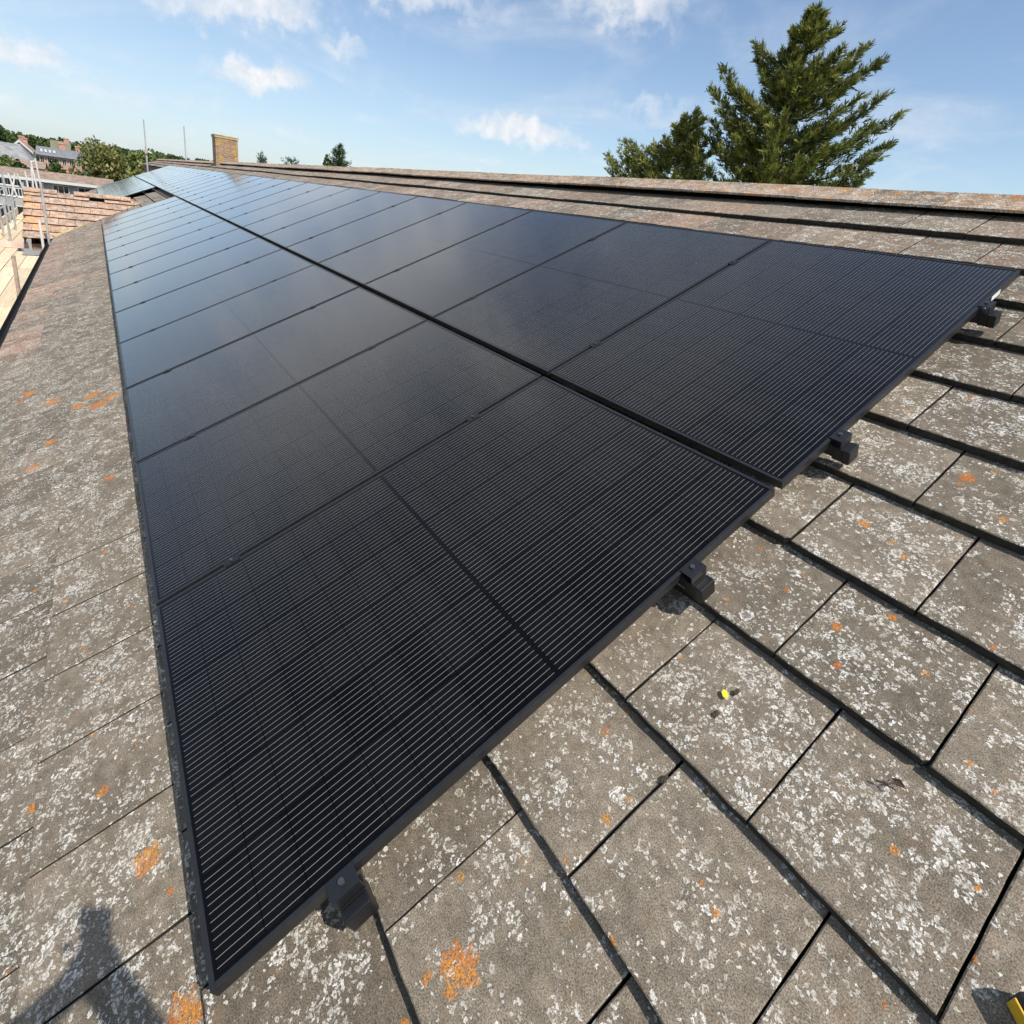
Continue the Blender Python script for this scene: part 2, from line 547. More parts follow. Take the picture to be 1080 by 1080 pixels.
def panel_material():
    mt, g, b = new_mat('solar_cell_glass')
    uv = g.node('ShaderNodeUVMap', uv_map='uv').outputs[0]
    x, y, _ = g.sep(uv)
    mg = 0.0165
    cw = (WID - 2 * mg) / 6
    # distance to nearest silver wire (wires run up the slope)
    xin = g.mul(g.m('FRACT', g.m('DIVIDE', g.sub(x, mg), cw)), cw)
    bs = (cw - 0.0045) / 11
    fx = g.m('FRACT', g.m('DIVIDE', g.sub(xin, 0.00225), bs))
    dw = g.mul(g.m('ABSOLUTE', g.sub(fx, 0.5)), bs)
    wire = g.mul(g.ss(dw, 0.00052, 0.00026), g.m('LESS_THAN', g.m('ABSOLUTE', g.sub(xin, cw / 2)), cw / 2 - 0.002))
    # cell columns and half cells
    fc = g.m('FRACT', g.m('DIVIDE', g.sub(x, mg), cw))
    dc = g.mul(g.sub(0.5, g.m('ABSOLUTE', g.sub(fc, 0.5))), cw)
    ya = g.m('ABSOLUTE', g.sub(y, L / 2))
    ch = (L / 2 - mg - 0.006) / 9
    fh = g.m('FRACT', g.m('DIVIDE', g.sub(ya, 0.006), ch))
    dh = g.mul(g.sub(0.5, g.m('ABSOLUTE', g.sub(fh, 0.5))), ch)
    gap = g.mx(g.ss(dc, 0.0018, 0.0010), g.ss(dh, 0.0016, 0.0009))
    incell = g.mul(g.mul(g.m('GREATER_THAN', ya, 0.0060), g.m('LESS_THAN', ya, L / 2 - mg)),
                   g.mul(g.m('GREATER_THAN', x, mg), g.m('LESS_THAN', x, WID - mg)))
    wire = g.mul(g.mul(wire, incell), g.sub(1.0, g.mul(g.ss(dh, 0.0016, 0.0008), 0.8)))
    # cells differ a shade from one another
    cid = g.node('ShaderNodeCombineXYZ', {0: g.m('FLOOR', g.m('DIVIDE', g.sub(x, mg), cw)), 1: g.m('FLOOR', g.m('DIVIDE', y, ch)), 2: 0.0}).outputs[0]
    wn = g.node('ShaderNodeTexWhiteNoise', noise_dimensions='3D')
    oi = g.node('ShaderNodeObjectInfo')
    g.put(wn.inputs['Vector'], g.vm('ADD', cid, g.scl(g.vm('ADD', (1, 1, 1), (0, 0, 0)), g.mul(oi.outputs['Random'], 91.0))))
    cell = g.mix(wn.outputs[0], (0.0022, 0.0021, 0.0023), (0.0058, 0.0054, 0.0057))
    sheet = (0.0028, 0.0029, 0.0045)
    c = g.mix(incell, sheet, cell)
    c = g.mix(g.mul(gap, incell), c, (0.0008, 0.0008, 0.001))
    c = g.mix(wire, c, (0.42, 0.405, 0.385))
    g.put(b.inputs['Metallic'], g.mul(wire, 0.45))
    # settled dust, a little heavier in blotches
    n = g.noise(uv, 3.0, 6.0, 0.7)
    n2 = g.noise(uv, 900.0, 2.0, 0.6)
    dust = g.add(g.mul(g.ss(n, 0.35, 0.8), 0.005), g.mul(g.ss(n2, 0.64, 0.76), 0.022))
    n3 = g.noise(g.vm('ADD', g.vm('MULTIPLY', uv, (1.0, 2.2, 1.0)), g.scl((1, 1, 1), g.mul(oi.outputs['Random'], 37.0))), 5.0, 8.0, 0.75, 1.2)
    dust = g.add(dust, g.mul(g.ss(n3, 0.66, 0.74), 0.028))
    c = g.mix(dust, c, (0.45, 0.42, 0.38))
    g.put(b.inputs['Base Color'], c)
    b.inputs['Roughness'].default_value = 0.45
    g.put(b.inputs['Specular IOR Level'], g.mul(wire, 0.4))
    gloss = g.node('ShaderNodeBsdfGlossy')
    gloss.inputs['Color'].default_value = (1, 1, 1, 1)
    g.put(gloss.inputs['Roughness'], g.ss(n, 0.2, 0.8, 0.10, 0.15))
    fr = g.node('ShaderNodeFresnel', {'IOR': 1.52})
    fac = g.m('ADD', g.mul(g.sub(fr.outputs[0], 0.043), 1.36), 0.0085, clamp=True)
    mixs = g.node('ShaderNodeMixShader', {0: fac})
    g.l.new(b.outputs[0], mixs.inputs[1])
    g.l.new(gloss.outputs[0], mixs.inputs[2])
    g.l.new(mixs.outputs[0], g.n['Material Output'].inputs['Surface'])
    return mt


M_CELL = panel_material()

# ------------------------------------------------------------------ ground and hills
gm = MB()
gm.face([(-3000, -3000, 0), (3000, -3000, 0), (3000, 3000, 0), (-3000, 3000, 0)])
tag(gm.build('ground', M_GRASS), None, None, kind='structure')
ym = MB()
ym.face([(-20, -14, 0.004), (60, -14, 0.004), (60, -0.5, 0.004), (-20, -0.5, 0.004)])
tag(ym.build('yard', M_TARMAC), None, None, kind='structure')
# a low wooded hill beyond the village
hm = MB()
rng = random.Random(3)


def hill_h(x, y):
    a = math.degrees(math.atan2(y - 1, x))
    d = math.hypot(x, y)
    prof = 9.0 + 1.2 * math.sin(a * 0.35 + 1) + max(0.0, -a - 2) * 0.45 + (a > 3) * min(3.0, (a - 3) * 0.35)
    return max(0.0, prof * min(1.0, max(0.0, (d - 150) / 170.0)))


NA, ND = 60, 14
vs, fs = [], []
for i in range(NA + 1):
    a = R(-38 + 80 * i / NA)
    for j in range(ND + 1):
        d = 150 + 500 * j / ND
        x, y = d * math.cos(a), d * math.sin(a)
        vs.append((x, y, hill_h(x, y) - 0.3))
for i in range(NA):
    for j in range(ND):
        k = i * (ND + 1) + j
        fs.append((k, k + ND + 1, k + ND + 2, k + 1))
hm.raw([Vector(v) for v in vs], fs)
tag(hm.build('hills', M_GRASS, smooth=True), None, None, kind='structure')


def leaf_quad(mb, p, size, rng, c, elong=1.0, up=None):
    n = Vector((rng.gauss(0, 1), rng.gauss(0, 1), rng.gauss(0, 1))).normalized()
    a = n.orthogonal().normalized()
    a = Matrix.Rotation(rng.uniform(0, 6.28), 3, n) @ a
    b = n.cross(a)
    a = a * size * elong
    b = b * size
    mb.face([p - a * .5 - b * .3, p + a * .1 - b * .5, p + a * .5 + b * .1, p - a * .1 + b * .5], None, c)


wm = MB()
for i in range(520):
    a = R(rng.uniform(-14, 22))
    d = rng.uniform(250, 470)
    x, y = d * math.cos(a), d * math.sin(a)
    h = hill_h(x, y) - 2.2
    r = rng.uniform(2.0, 4.2)
    tone = rng.random()
    for k in range(62):
        q = Vector((rng.gauss(0, 1), rng.gauss(0, 1), rng.gauss(0, 1))).normalized() * r * rng.uniform(0.75, 1.05)
        q.z = q.z * 0.8 + r * 0.55
        leaf_quad(wm, Vector((x, y, h)) + q, rng.uniform(1.0, 2.0), rng, (min(1, max(0, tone * 0.7 + rng.uniform(0, .3))), 0, 0))
tag(wm.build('woodland', M_DEEP), 'dark green woods along the far hilltop behind the village', 'woodland', kind='stuff')

# ------------------------------------------------------------------ the tiled building
bld = empty('tiled_building', 'long building with lichen covered tile roof carrying two rows of black panels', 'building', (0, 0, 0))


def clip_poly(poly, hp):
    for a, b, c in hp:
        out = []
        for i in range(len(poly)):
            p, q = poly[i], poly[(i + 1) % len(poly)]
            dp, dq = a * p[0] + b * p[1] - c, a * q[0] + b * q[1] - c
            if dp <= 0:
                out.append(p)
            if (dp < 0 < dq) or (dq < 0 < dp):
                t = dp / (dp - dq)
                out.append((p[0] + (q[0] - p[0]) * t, p[1] + (q[1] - p[1]) * t))
        poly = out
        if len(poly) < 3:
            return []
    return poly


TH = 0.031


def add_tile(mb, fr, u0, u1, v0, v1, gauge, rng, N=1, hp=(), red=0.0, wob=0.0, amt=None):
    pts = []
    jit = 0.0017 if N > 1 and abs(v0 + .066) > .01 else 0.0003
    cor = [(u0, v0), (u1, v0), (u1, v1), (u0, v1)]
    sk = [(rng.uniform(-.0016, .0016), rng.uniform(-.0042, .0042) * (.3 if abs(v0 + .066) < .01 else 1)) for _ in range(4)]
    if N > 1 and rng.random() < .13:            # a chipped lower corner
        k_ = rng.uniform(.004, .012)
        xx, sg = (u0, -1) if rng.random() < .5 else (u1, 1)
        hp = list(hp) + [(sg * 1.0, -rng.uniform(.7, 1.5), 0)]
        hp[-1] = (hp[-1][0], hp[-1][1], sg * xx + hp[-1][1] * v0 - k_)
    cor = [(a[0] + s_[0], a[1] + s_[1]) for a, s_ in zip(cor, sk)]
    for k in range(4):
        p, q = cor[k], cor[(k + 1) % 4]
        for j in range(N):
            t = j / N
            x = p[0] + (q[0] - p[0]) * t
            y = p[1] + (q[1] - p[1]) * t
            if 0 < j:
                if k % 2 == 0: y += rng.uniform(-jit, jit)
                else: x += rng.uniform(-jit * .5, jit * .5)
            pts.append((x, y))
    pts = clip_poly(pts, hp)
    if len(pts) < 3:
        return
    cx = sum(p[0] for p in pts) / len(pts)
    cy = sum(p[1] for p in pts) / len(pts)
    n0 = wob + rng.uniform(-.0012, .0012)
    tw = rng.uniform(-.006, .006)
    hgt = lambda p: n0 - TH * 1.08 * (p[1] - v0) / gauge + tw * (p[0] - cx)
    c = (rng.random(), rng.random() if amt is None else amt, red)
    ox, oy = rng.uniform(0, 9), rng.uniform(0, 9)
    inn = []
    for p in pts:
        d = math.hypot(p[0] - cx, p[1] - cy) + 1e-6
        k = 0.0032 / d
        inn.append((p[0] + (cx - p[0]) * k, p[1] + (cy - p[1]) * k))
    n = len(pts)
    vs = [fr(p[0], p[1], hgt(p)) for p in inn] + [fr(p[0], p[1], hgt(p) - .0028) for p in pts] + [fr(p[0], p[1], hgt(p) - TH) for p in pts]
    uvs = [(p[0] + ox, p[1] + oy) for p in inn] + [(p[0] + ox, p[1] + oy) for p in pts] + [(p[0] + ox + .02, p[1] + oy - .02) for p in pts]
    true2 = inn + pts + pts
    fs = [tuple(range(n))]
    for k in range(n):
        j = (k + 1) % n
        fs.append((k + n, j + n, j, k))
        fs.append((k + 2 * n, j + 2 * n, j + n, k + n))
    i = len(mb.v)
    mb.v.extend([tuple(p) for p in vs])
    for f in fs:
        mb.f.append(tuple(i + k for k in f))
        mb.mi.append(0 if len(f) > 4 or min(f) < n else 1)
        mb.uv2.extend([true2[k] for k in f])
        mb.uv.extend([uvs[k] for k in f])
        mb.col.extend([c] * len(f))


ROWS = [-1.15, -.765, -.416, -.066, .276, .621, .964, 1.317, 1.66, 2.018, 2.363, 2.708, 3.05, 3.40, 3.74, 4.09]
APEX = 4.62
COVER = 0.3385
U_LO, U_HI = -4.3, 36.3
XV, XR = 17.1, 19.2                     # valley foot and cross-wing ridge
rng = random.Random(11)
rm = MB()


def rows_of(rows, apex):
    for i, v0 in enumerate(rows):
        g_ = (rows[i + 1] - v0) if i + 1 < len(rows) else 0.345
        yield i, v0, g_, min(v0 + g_ + 0.06, apex)


for i, v0, g_, v1 in rows_of(ROWS, APEX):
    off = -0.255 if i % 2 else -0.4225
    k0 = math.floor((U_LO - off) / COVER)
    u_hi = 55.0 if v0 > 3.2 else U_HI
    for k in range(k0, int((u_hi - off) / COVER) + 1):
        ua = off + k * COVER
        ub = ua + COVER - 0.0055
        uc = (ua + ub) / 2
        hp = [(-1, 0, -U_LO), (1, 0, u_hi)]
        if v0 < 1.12:
            if uc < XR: hp.append((1, -CA, XV + 1.15 * CA - 0.03))
            else: hp.append((-1, -CA, -(2 * XR - XV) + 1.15 * CA - 0.03))
        near = ua < 2.6 and ua > -1.9
        red = 0.0
        if i < 3 and ua > 6 + i * 1.2:
            red = max(0, min(0.5, 0.05 + rng.uniform(0, .42) - i * 0.12))
        if i > 13:
            red = rng.uniform(0, 0.30)
        wv = (0.0042 if i < 12 else 0.010) * noise.noise(Vector((ua * 0.55, v0 * 3.1, 0.3)))
        vv = 0.020 * noise.noise(Vector((ua * 0.42, v0 * 1.7, 4.3))) if i > 11 and ua > 1.2 else 0.0
        am = 0.25 + 0.6 * (noise.noise(Vector((ua * .8, v0 * .9, 8.8))) * .8 + .45) + rng.uniform(-.25, .25)
        if v0 > 0.25: am += .10
        if v0 < 0.25: am = 0.72 + rng.uniform(0, .28)
        add_tile(rm, W, ua, ub, v0 + vv, v1 + vv, g_, rng, 9 if near else 1, hp, red, wv, max(0, min(1, am)))
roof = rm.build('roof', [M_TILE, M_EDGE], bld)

# back slope
APX = W(0, APEX, 0)


def WB(u, v, n=0.0):
    p = W(u, v, n)
    return Vector((p.x, 2 * APX.y - p.y, p.z))


bm_ = MB()
for i, v0, g_, v1 in rows_of(ROWS, APEX):
    off = -0.255 if i % 2 else -0.4225
    u_hi = 55.0 if v0 > 3.2 else U_HI
    for k in range(math.floor((U_LO - off) / COVER), int((u_hi - off) / COVER) + 1):
        ua = off + k * COVER
        add_tile(bm_, lambda u, v, n: WB(-u + 2 * (ua + COVER / 2), v, n), ua, ua + COVER - 0.0045, v0, v1, g_, rng, 1, (), rng.uniform(0, .3), 0.0)
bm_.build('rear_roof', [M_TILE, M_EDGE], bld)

# felt deck under the tiles
dm = MB()
for F in (W, WB):
    for u0, u1, v0 in ((U_LO + .02, XV - .05, -1.11), (XV - .05, 2 * XR - XV + .05, 1.0), (2 * XR - XV + .05, U_HI - .02, -1.14), (U_HI - .02, 54.9, 3.3)):
        dm.face([F(u0, v0, -.062), F(u1, v0, -.062), F(u1, APEX, -.062), F(u0, APEX, -.062)])
    if F is W:
        for s_ in (0, 1):
            x0 = XV - .05 if not s_ else 2 * XR - XV + .05
            pts = [F(x0, -1.14, -.062), F(XR, 1.0, -.062), F(x0, 1.0, -.062)]
            dm.face(pts if s_ == 0 else pts[::-1])
dm.build('roof_deck', M_DECK, bld)

# ridge capping: short angled tiles bedded along the apex
rc = MB()
k = 0
u = U_LO
while u < 54.8:
    ln = 0.452
    ua, ub = u, min(u + ln - .006, 54.9)
    lift = 0.030 + 0.014 * noise.noise(Vector((u * .5, 2.2, 0))) + rng.uniform(-.002, .002)
    prof = []
    c = (rng.random(), rng.uniform(.5, 1), rng.uniform(0, .2))
    sw = 0.215 + 0.016 * noise.noise(Vector((u * .42, 4.43 * 1.7, 4.3)))
    ox, oy = rng.uniform(0, 9), rng.uniform(0, 9)
    ang = AL * 0.98
    for t in (-1.0, -.55, -.22, 0, .22, .55, 1.0):
        dist = t * sw
        y = APX.y + dist * math.cos(ang)
        z = APX.z + lift - abs(dist) * math.sin(ang) + (0.010 if abs(t) < .3 else 0.0) * (1 - abs(t) / .3)
        prof.append((y, z, dist))
    n = len(prof)
    vs = []
    for uu in (ua, ub):
        for y, z, dist in prof: vs.append(Vector((uu, y, z)))
        for y, z, dist in prof: vs.append(Vector((uu, y, z - .015)))
    fs = []
    for j in range(n - 1):
        fs.append((j, j + 2 * n, j + 1 + 2 * n, j + 1)[::-1])
        fs.append((j + n, j + 1 + n, j + 1 + 3 * n, j + 3 * n)[::-1])
    fs.append((0, n, 3 * n, 2 * n)[::-1])
    fs.append((n - 1, 3 * n - 1, 4 * n - 1, 2 * n - 1)[::-1])
    fs.append(tuple(range(n)) + tuple(range(2 * n - 1, n - 1, -1)))
    fs.append(tuple(range(3 * n - 1, 2 * n - 1, -1)) + tuple(range(3 * n, 4 * n)))
    rc.raw(vs, fs, c, 0, lambda p: (p.x + ox, p.y + p.z + oy))
    u += ln
rc.build('ridge_cap', M_RIDGE, roof)

# ---- cross wing with redder tiles
ZE = 5.042
YV = -0.455


def WN(t, s, n=0.0):                    # near slope: t runs along -Y, s up the slope
    return Vector((XV + s * CA - n * SA, -t, ZE + s * SA + n * CA))


def WF(t, s, n=0.0):                    # far slope
    return Vector((2 * XR - XV - s * CA + n * SA, t, ZE + s * SA + n * CA))


SR = (XR - XV) / CA
wrows = [-0.06 + 0.345 * i for i in range(7)]
wn_ = MB()
for i, v0, g_, v1 in rows_of(wrows, SR):
    for k in range(-1, 9):
        ta = -YV - (k + 1) * COVER + (COVER / 2 if i % 2 else 0)
        if i == 6 and k in (0,):
            pass
        if i == 6 and k == 4:
            continue
        hp = [(-1, -CA, 0.091 + 0.03), (1, 0, -YV)]
        add_tile(wn_, WN, ta, ta + COVER - .004, v0, v1, g_, rng, 1, hp, 0.9 if ta + COVER > -YV - .2 and rng.random() < .55 else rng.uniform(0, .25), rng.uniform(-.004, .004), rng.uniform(.6, 1))
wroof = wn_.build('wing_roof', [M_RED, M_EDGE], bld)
wf_ = MB()
for i, v0, g_, v1 in rows_of(wrows, SR):
    for k in range(-1, 9):
        ta = YV + k * COVER + (COVER / 2 if i % 2 else 0)
        hp = [(1, -CA, 0.091 - .03), (-1, 0, -YV)]
        add_tile(wf_, WF, ta, ta + COVER - .004, v0, v1, g_, rng, 1, hp, 0.2, 0.0, .8)
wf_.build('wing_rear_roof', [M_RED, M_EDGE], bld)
# wing ridge tiles; one is missing, leaving a dark slot
wr = MB()
y = YV
k = 0
while y < 1.75:
    yb = min(y + .345, 1.86)
    if k == 2:
        wr.build('wing_ridge_cap', M_RED, wroof)
        wr = MB()
    else:
        lift = 0.035 + (0.022 if k > 2 else 0.0) + rng.uniform(-.004, .004)
        c = (rng.random(), rng.uniform(.6, 1), rng.uniform(0, .4))
        prof = [(-.16, -.07), (-.08, -.025), (0, 0), (.08, -.025), (.16, -.07)]
        vs = []
        for yy in (y, yb - .006):
            for a_, z_ in prof: vs.append(Vector((XR + a_, yy, ZE + SR * SA + lift + z_)))
            for a_, z_ in prof: vs.append(Vector((XR + a_, yy, ZE + SR * SA + lift + z_ - .03)))
        n = 5
        fs = []
        for j in range(n - 1):
            fs.append((j, j + 1, j + 1 + 2 * n, j + 2 * n))
            fs.append((j + n, j + 3 * n, j + 1 + 3 * n, j + 1 + n))
        fs.append((0, 2 * n, 3 * n, n))
        fs.append((n - 1, 2 * n - 1, 4 * n - 1, 3 * n - 1))
        fs.append(tuple(range(n))[::-1] + tuple(range(n, 2 * n)))
        fs.append(tuple(range(2 * n, 3 * n)) + tuple(range(4 * n - 1, 3 * n - 1, -1)))
        wr.raw(vs, fs, c)
    y = yb
    k += 1
wr.build('wing_ridge_cap', M_RED, wroof)
# mortar fillet down the valley
for sgn in (0, 1):
    vm_ = MB()
    prev = None
    for i in range(13):
        v = -1.14 + .68 * i / 12
        uu = XV + (v + 1.15) * CA
        if sgn: uu = 2 * XR - uu
        r = 0.050 - .002 * i + 0.03 * noise.noise(Vector((i * .9, sgn, 3)))
        p = W(uu, v, -0.005 + .02 * noise.noise(Vector((i * .7, sgn, 9))))
        if prev is not None:
            vm_.tube(prev[0], p, prev[1], r, 7)
        prev = (p, r)
    vm_.build('valley_fillet', M_VALLEY, wroof, smooth=True)
# walls, gables, fascia, gutter
wl = MB()
zt = 4.86


def wall(mb, pts):
    a, b_ = pts[0], pts[1]
    uvs = []
    d = Vector((b_[0] - a[0], b_[1] - a[1], 0))
    for p in pts:
        uvs.append((Vector((p[0] - a[0], p[1] - a[1], 0)).dot(d.normalized()), p[2]))
    mb.face(pts, uvs)


YB = 2 * APX.y - 0.40
wall(wl, [(U_LO + .2, .40, 0), (XV + .1, .40, 0), (XV + .1, .40, zt), (U_LO + .2, .40, zt)])
wall(wl, [(XV + .1, .40, 0), (XV + .1, -.32, 0), (XV + .1, -.32, zt), (XV + .1, .40, zt)])
wall(wl, [(XV + .1, -.32, 0), (2 * XR - XV - .1, -.32, 0), (2 * XR - XV - .1, -.32, zt), (XR, -.32, ZE + SR * SA - .12), (XV + .1, -.32, zt)])
wall(wl, [(2 * XR - XV - .1, -.32, 0), (2 * XR - XV - .1, .40, 0), (2 * XR - XV - .1, .40, zt), (2 * XR - XV - .1, -.32, zt)])
wall(wl, [(2 * XR - XV - .1, .40, 0), (U_HI - .2, .40, 0), (U_HI - .2, .40, zt), (2 * XR - XV - .1, .40, zt)])
wall(wl, [(U_HI - .2, .40, 0), (U_HI - .2, YB, 0), (U_HI - .2, YB, 5.0), (U_HI - .2, APX.y, APX.z - .09), (U_HI - .2, .40, 5.0)])
wall(wl, [(U_LO + .2, YB, 0), (U_LO + .2, .40, 0), (U_LO + .2, .40, 5.0), (U_LO + .2, APX.y, APX.z - .09), (U_LO + .2, YB, 5.0)])
wall(wl, [(U_HI - .2, YB, 0), (U_LO + .2, YB, 0), (U_LO + .2, YB, zt), (U_HI - .2, YB, zt)])
y1 = W(0, 3.5, 0).y
wall(wl, [(U_HI - .2, y1, 0), (54.8, y1, 0), (54.8, y1, W(0, 3.4, 0).z), (U_HI - .2, y1, W(0, 3.4, 0).z)])
wall(wl, [(54.8, y1, 0), (54.8, 2 * APX.y - y1, 0), (54.8, 2 * APX.y - y1, 7.0), (54.8, APX.y, APX.z - .09), (54.8, y1, 7.0)])
wl.build('wall', M_BRICK, bld)
fa = MB()
fa.box((U_LO, .13, 4.80), (XV + .05, .16, 4.985))
fa.box((2 * XR - XV - .05, .13, 4.80), (U_HI, .16, 4.985))
fa.build('fascia', M_WHITE, bld)
sf = MB()
sf.box((U_LO, .16, 4.80), (XV + .1, .40, 4.82))
sf.box((2 * XR - XV - .1, .16, 4.80), (U_HI, .40, 4.82))
sf.build('soffit', M_WHITE, bld)


def gutter(x0, x1):
    g_ = MB()
    n = 9
    cy_, cz = 0.065, 4.985
    vs = []
    for x in (x0, x1):
        for r in (.060, .055):
            for j in range(n):
                t = math.pi + math.pi * j / (n - 1)
                vs.append(Vector((x, cy_ + r * math.cos(t), cz + r * math.sin(t))))
    fs = []
    for j in range(n - 1):
        fs.append((j, j + 2 * n, j + 1 + 2 * n, j + 1))
        fs.append((j + n, j + 1 + n, j + 1 + 3 * n, j + 3 * n))
    fs.append((0, n, 3 * n, 2 * n))
    fs.append((n - 1, 3 * n - 1, 4 * n - 1, 2 * n - 1))
    g_.raw(vs, fs)
    return g_.build('gutter', M_BLACK, bld, smooth=True)


gutter(U_LO, XV - .12)
gutter(2 * XR - XV + .12, U_HI)
bb_ = MB()
for sgn in (-1, 1):
    p0 = Vector((XR, YV + .02, ZE + SR * SA - .03)); p1 = Vector((XR + sgn * (XR - XV + .02), YV + .02, ZE - .04))
    vs = [p0, p1, p1 - Vector((0, 0, .16)), p0 - Vector((0, 0, .16))]
    vs2 = [p + Vector((0, .025, 0)) for p in vs]
    fs = [(0, 1, 2, 3), (7, 6, 5, 4), (0, 4, 5, 1), (1, 5, 6, 2), (2, 6, 7, 3), (3, 7, 4, 0)]
    bb_.raw(vs + vs2, fs if sgn < 0 else [f[::-1] for f in fs])
bb_.build('bargeboard', M_DARKRUB, bld)

# chimney astride the ridge
ch = MB()
CX0, CX1, CY0, CY1 = 25.35, 26.1, 5.03, 5.83
zb, ztop = 7.15, 8.47


def brick_box(mb, x0, x1, y0, y1, z0, z1):
    wall(mb, [(x0, y1, z0), (x0, y0, z0), (x0, y0, z1), (x0, y1, z1)])
    wall(mb, [(x1, y0, z0), (x1, y1, z0), (x1, y1, z1), (x1, y0, z1)])
    wall(mb, [(x0, y0, z0), (x1, y0, z0), (x1, y0, z1), (x0, y0, z1)])
    wall(mb, [(x1, y1, z0), (x0, y1, z0), (x0, y1, z1), (x1, y1, z1)])
    mb.face([(x0, y0, z1), (x1, y0, z1), (x1, y1, z1), (x0, y1, z1)], [(0, 0)] * 4)
    mb.face([(x0, y0, z0), (x0, y1, z0), (x1, y1, z0), (x1, y0, z0)], [(0, 0)] * 4)


brick_box(ch, CX0, CX1, CY0, CY1, zb, ztop - .10)
chim = ch.build('chimney', M_CHIM, roof)
cc_ = MB()
cc_.box((CX0 - .022, CY0 - .022, ztop - .10), (CX1 + .022, CY1 + .022, ztop - .03), bev=.008)
cc_.box((CX0 - .036, CY0 - .036, ztop - .03), (CX1 + .036, CY1 + .036, ztop + .01), bev=.008)
cc_.build('chimney_cap', simple('chimney_cap_mortar', (0.50, 0.38, 0.22), 0.9, 0, 6, 0.35), bld)

# ------------------------------------------------------------------ solar panels
fm = MB()
FT, FL = 0.030, 0.0105
fm.box((0, 0, -FT), (WID, FL, 0), bev=.0012)
fm.box((0, L - FL, -FT), (WID, L, 0), bev=.0012)
fm.box((0, FL, -FT), (FL, L - FL, -.0004), bev=.0012)
fm.box((WID - FL, FL, -FT), (WID, L - FL, -.0004), bev=.0012)
frame0 = fm.build('frame', M_FRAME)
gl = MB()
lo = FL - .002
vs = [(lo, lo, -.0022), (WID - lo, lo, -.0022), (WID - lo, L - lo, -.0022), (lo, L - lo, -.0022)]
gl.face(vs, [(p[0], p[1]) for p in vs])
gl.face([(p[0], p[1], -.007) for p in vs][::-1], [(p[0], p[1]) for p in vs][::-1], mi=1)
cell0 = gl.build('cell_sheet', [M_CELL, M_CAP])
ORD = ['first', 'second', 'third', 'fourth', 'fifth', 'sixth', 'seventh', 'eighth', 'ninth', 'tenth', 'eleventh', 'twelfth',
       'thirteenth', 'fourteenth', 'fifteenth', 'sixteenth', 'seventeenth', 'eighteenth', 'nineteenth', 'twentieth',
       'twenty-first', 'twenty-second', 'twenty-third', 'twenty-fourth', 'twenty-fifth', 'twenty-sixth', 'twenty-seventh',
       'twenty-eighth', 'twenty-ninth', 'thirtieth']
first = [True]
prng = random.Random(5)


def panel(i, row, label, group):
    v = 0.0 if row == 0 else L + GAPV
    e = bpy.data.objects.new('solar_panel', None)
    col.objects.link(e)
    e.empty_display_size = 0.2
    e.location = W(i * PITCH, v, H0 + prng.uniform(-.0006, .0006))
    e.rotation_euler = (AL + prng.uniform(-.0006, .0006), prng.uniform(-.0008, .0008), 0)
    tag(e, label, 'solar panel', group)
    for src in (frame0, cell0):
        if first[0]:
            o = src
        else:
            o = src.copy()
            col.objects.link(o)
        o.parent = e
    first[0] = False
    return e


LOW_N, UP_N = 14, 30
for i in range(LOW_N):
    t = {0: 'large black panel filling the foreground, nearest of the lower row',
         LOW_N - 1: 'black panel at the far end of the lower row, beside the red tiled valley'}.get(i,
        'black solar panel, %s from the near end of the lower row' % ORD[i])
    panel(i, 0, t, 'panels of the lower row before the valley')
for i in range(UP_N):
    t = {0: 'black panel with white sticker on its frame edge, nearest of the upper row',
         UP_N - 1: 'small looking black panel at the far end of the upper row'}.get(i,
        'black solar panel, %s from the near end of the upper row' % ORD[i])
    e = panel(i, 1, t, 'panels of the upper row below the ridge')
    if i == 0:
        st = MB()
        st.box((-.0012, L - .275, -.026), (-.0002, L - .195, -.006))
        o = st.build('label_sticker', M_STICK, e)
        o['label'] = 'small white sticker on the black frame edge'
for k, i in enumerate(range(19, 30)):
    t = {0: 'bluish panel beside the dark gap past the red tiled wing, nearest of its group',
         10: 'bluish panel at the far end of the lower row past the wing'}.get(k,
        'bluish solar panel past the red tiled wing, %s beyond the dark gap' % ORD[k])
    panel(i, 0, t, 'panels of the lower row beyond the wing')

# ------------------------------------------------------------------ mounting rails with end caps and clamps
RW, RH = 0.045, 0.046
cap_bm = MB()
cap_bm.box((-.062, -.029, -.030 - .053), (-.036, .029, -.030), bev=.004)
cap_bm.box((-.036, -.027, -.030 - .051), (-.006, .027, -.0325), bev=.002)
capmesh = cap_bm.build('end_cap', M_CAP)
ec = MB()
ec.box((-.034, -.030, -.030), (-.030, .030, .0035))
ec.box((-.030, -.030, .0005), (.008, .030, .0040), bev=.0008)
ec.box((-.034, -.030, -.0300), (-.008, .030, -.0270), bev=.0008)
endclamp = ec.build('end_clamp', M_RAIL)
bo = MB()
bo.tube((-.012, 0, .0038), (-.012, 0, .0105), .0065, seg=10)
bo.tube((-.012, 0, .0105), (-.012, 0, .0110), .0035, seg=6)
endbolt = bo.build('bolt', M_STEEL)
mc = MB()
mc.box((-.017, -.026, .0006), (.017, .026, .0026), bev=.0006)
mc.box((-.0085, -.030, -.030), (.0085, .030, .0002))
midclamp = mc.build('mid_clamp', M_CAP)
mb2 = MB()
mb2.tube((0, 0, .0032), (0, 0, .0085), .006, seg=8)
midbolt = mb2.build('bolt', M_STEEL)
used = set()


def inst(src, parent, loc):
    if src.name in used:
        o = src.copy()
        col.objects.link(o)
    else:
        used.add(src.name)
        o = src
    o.parent = parent
    o.location = loc
    return o


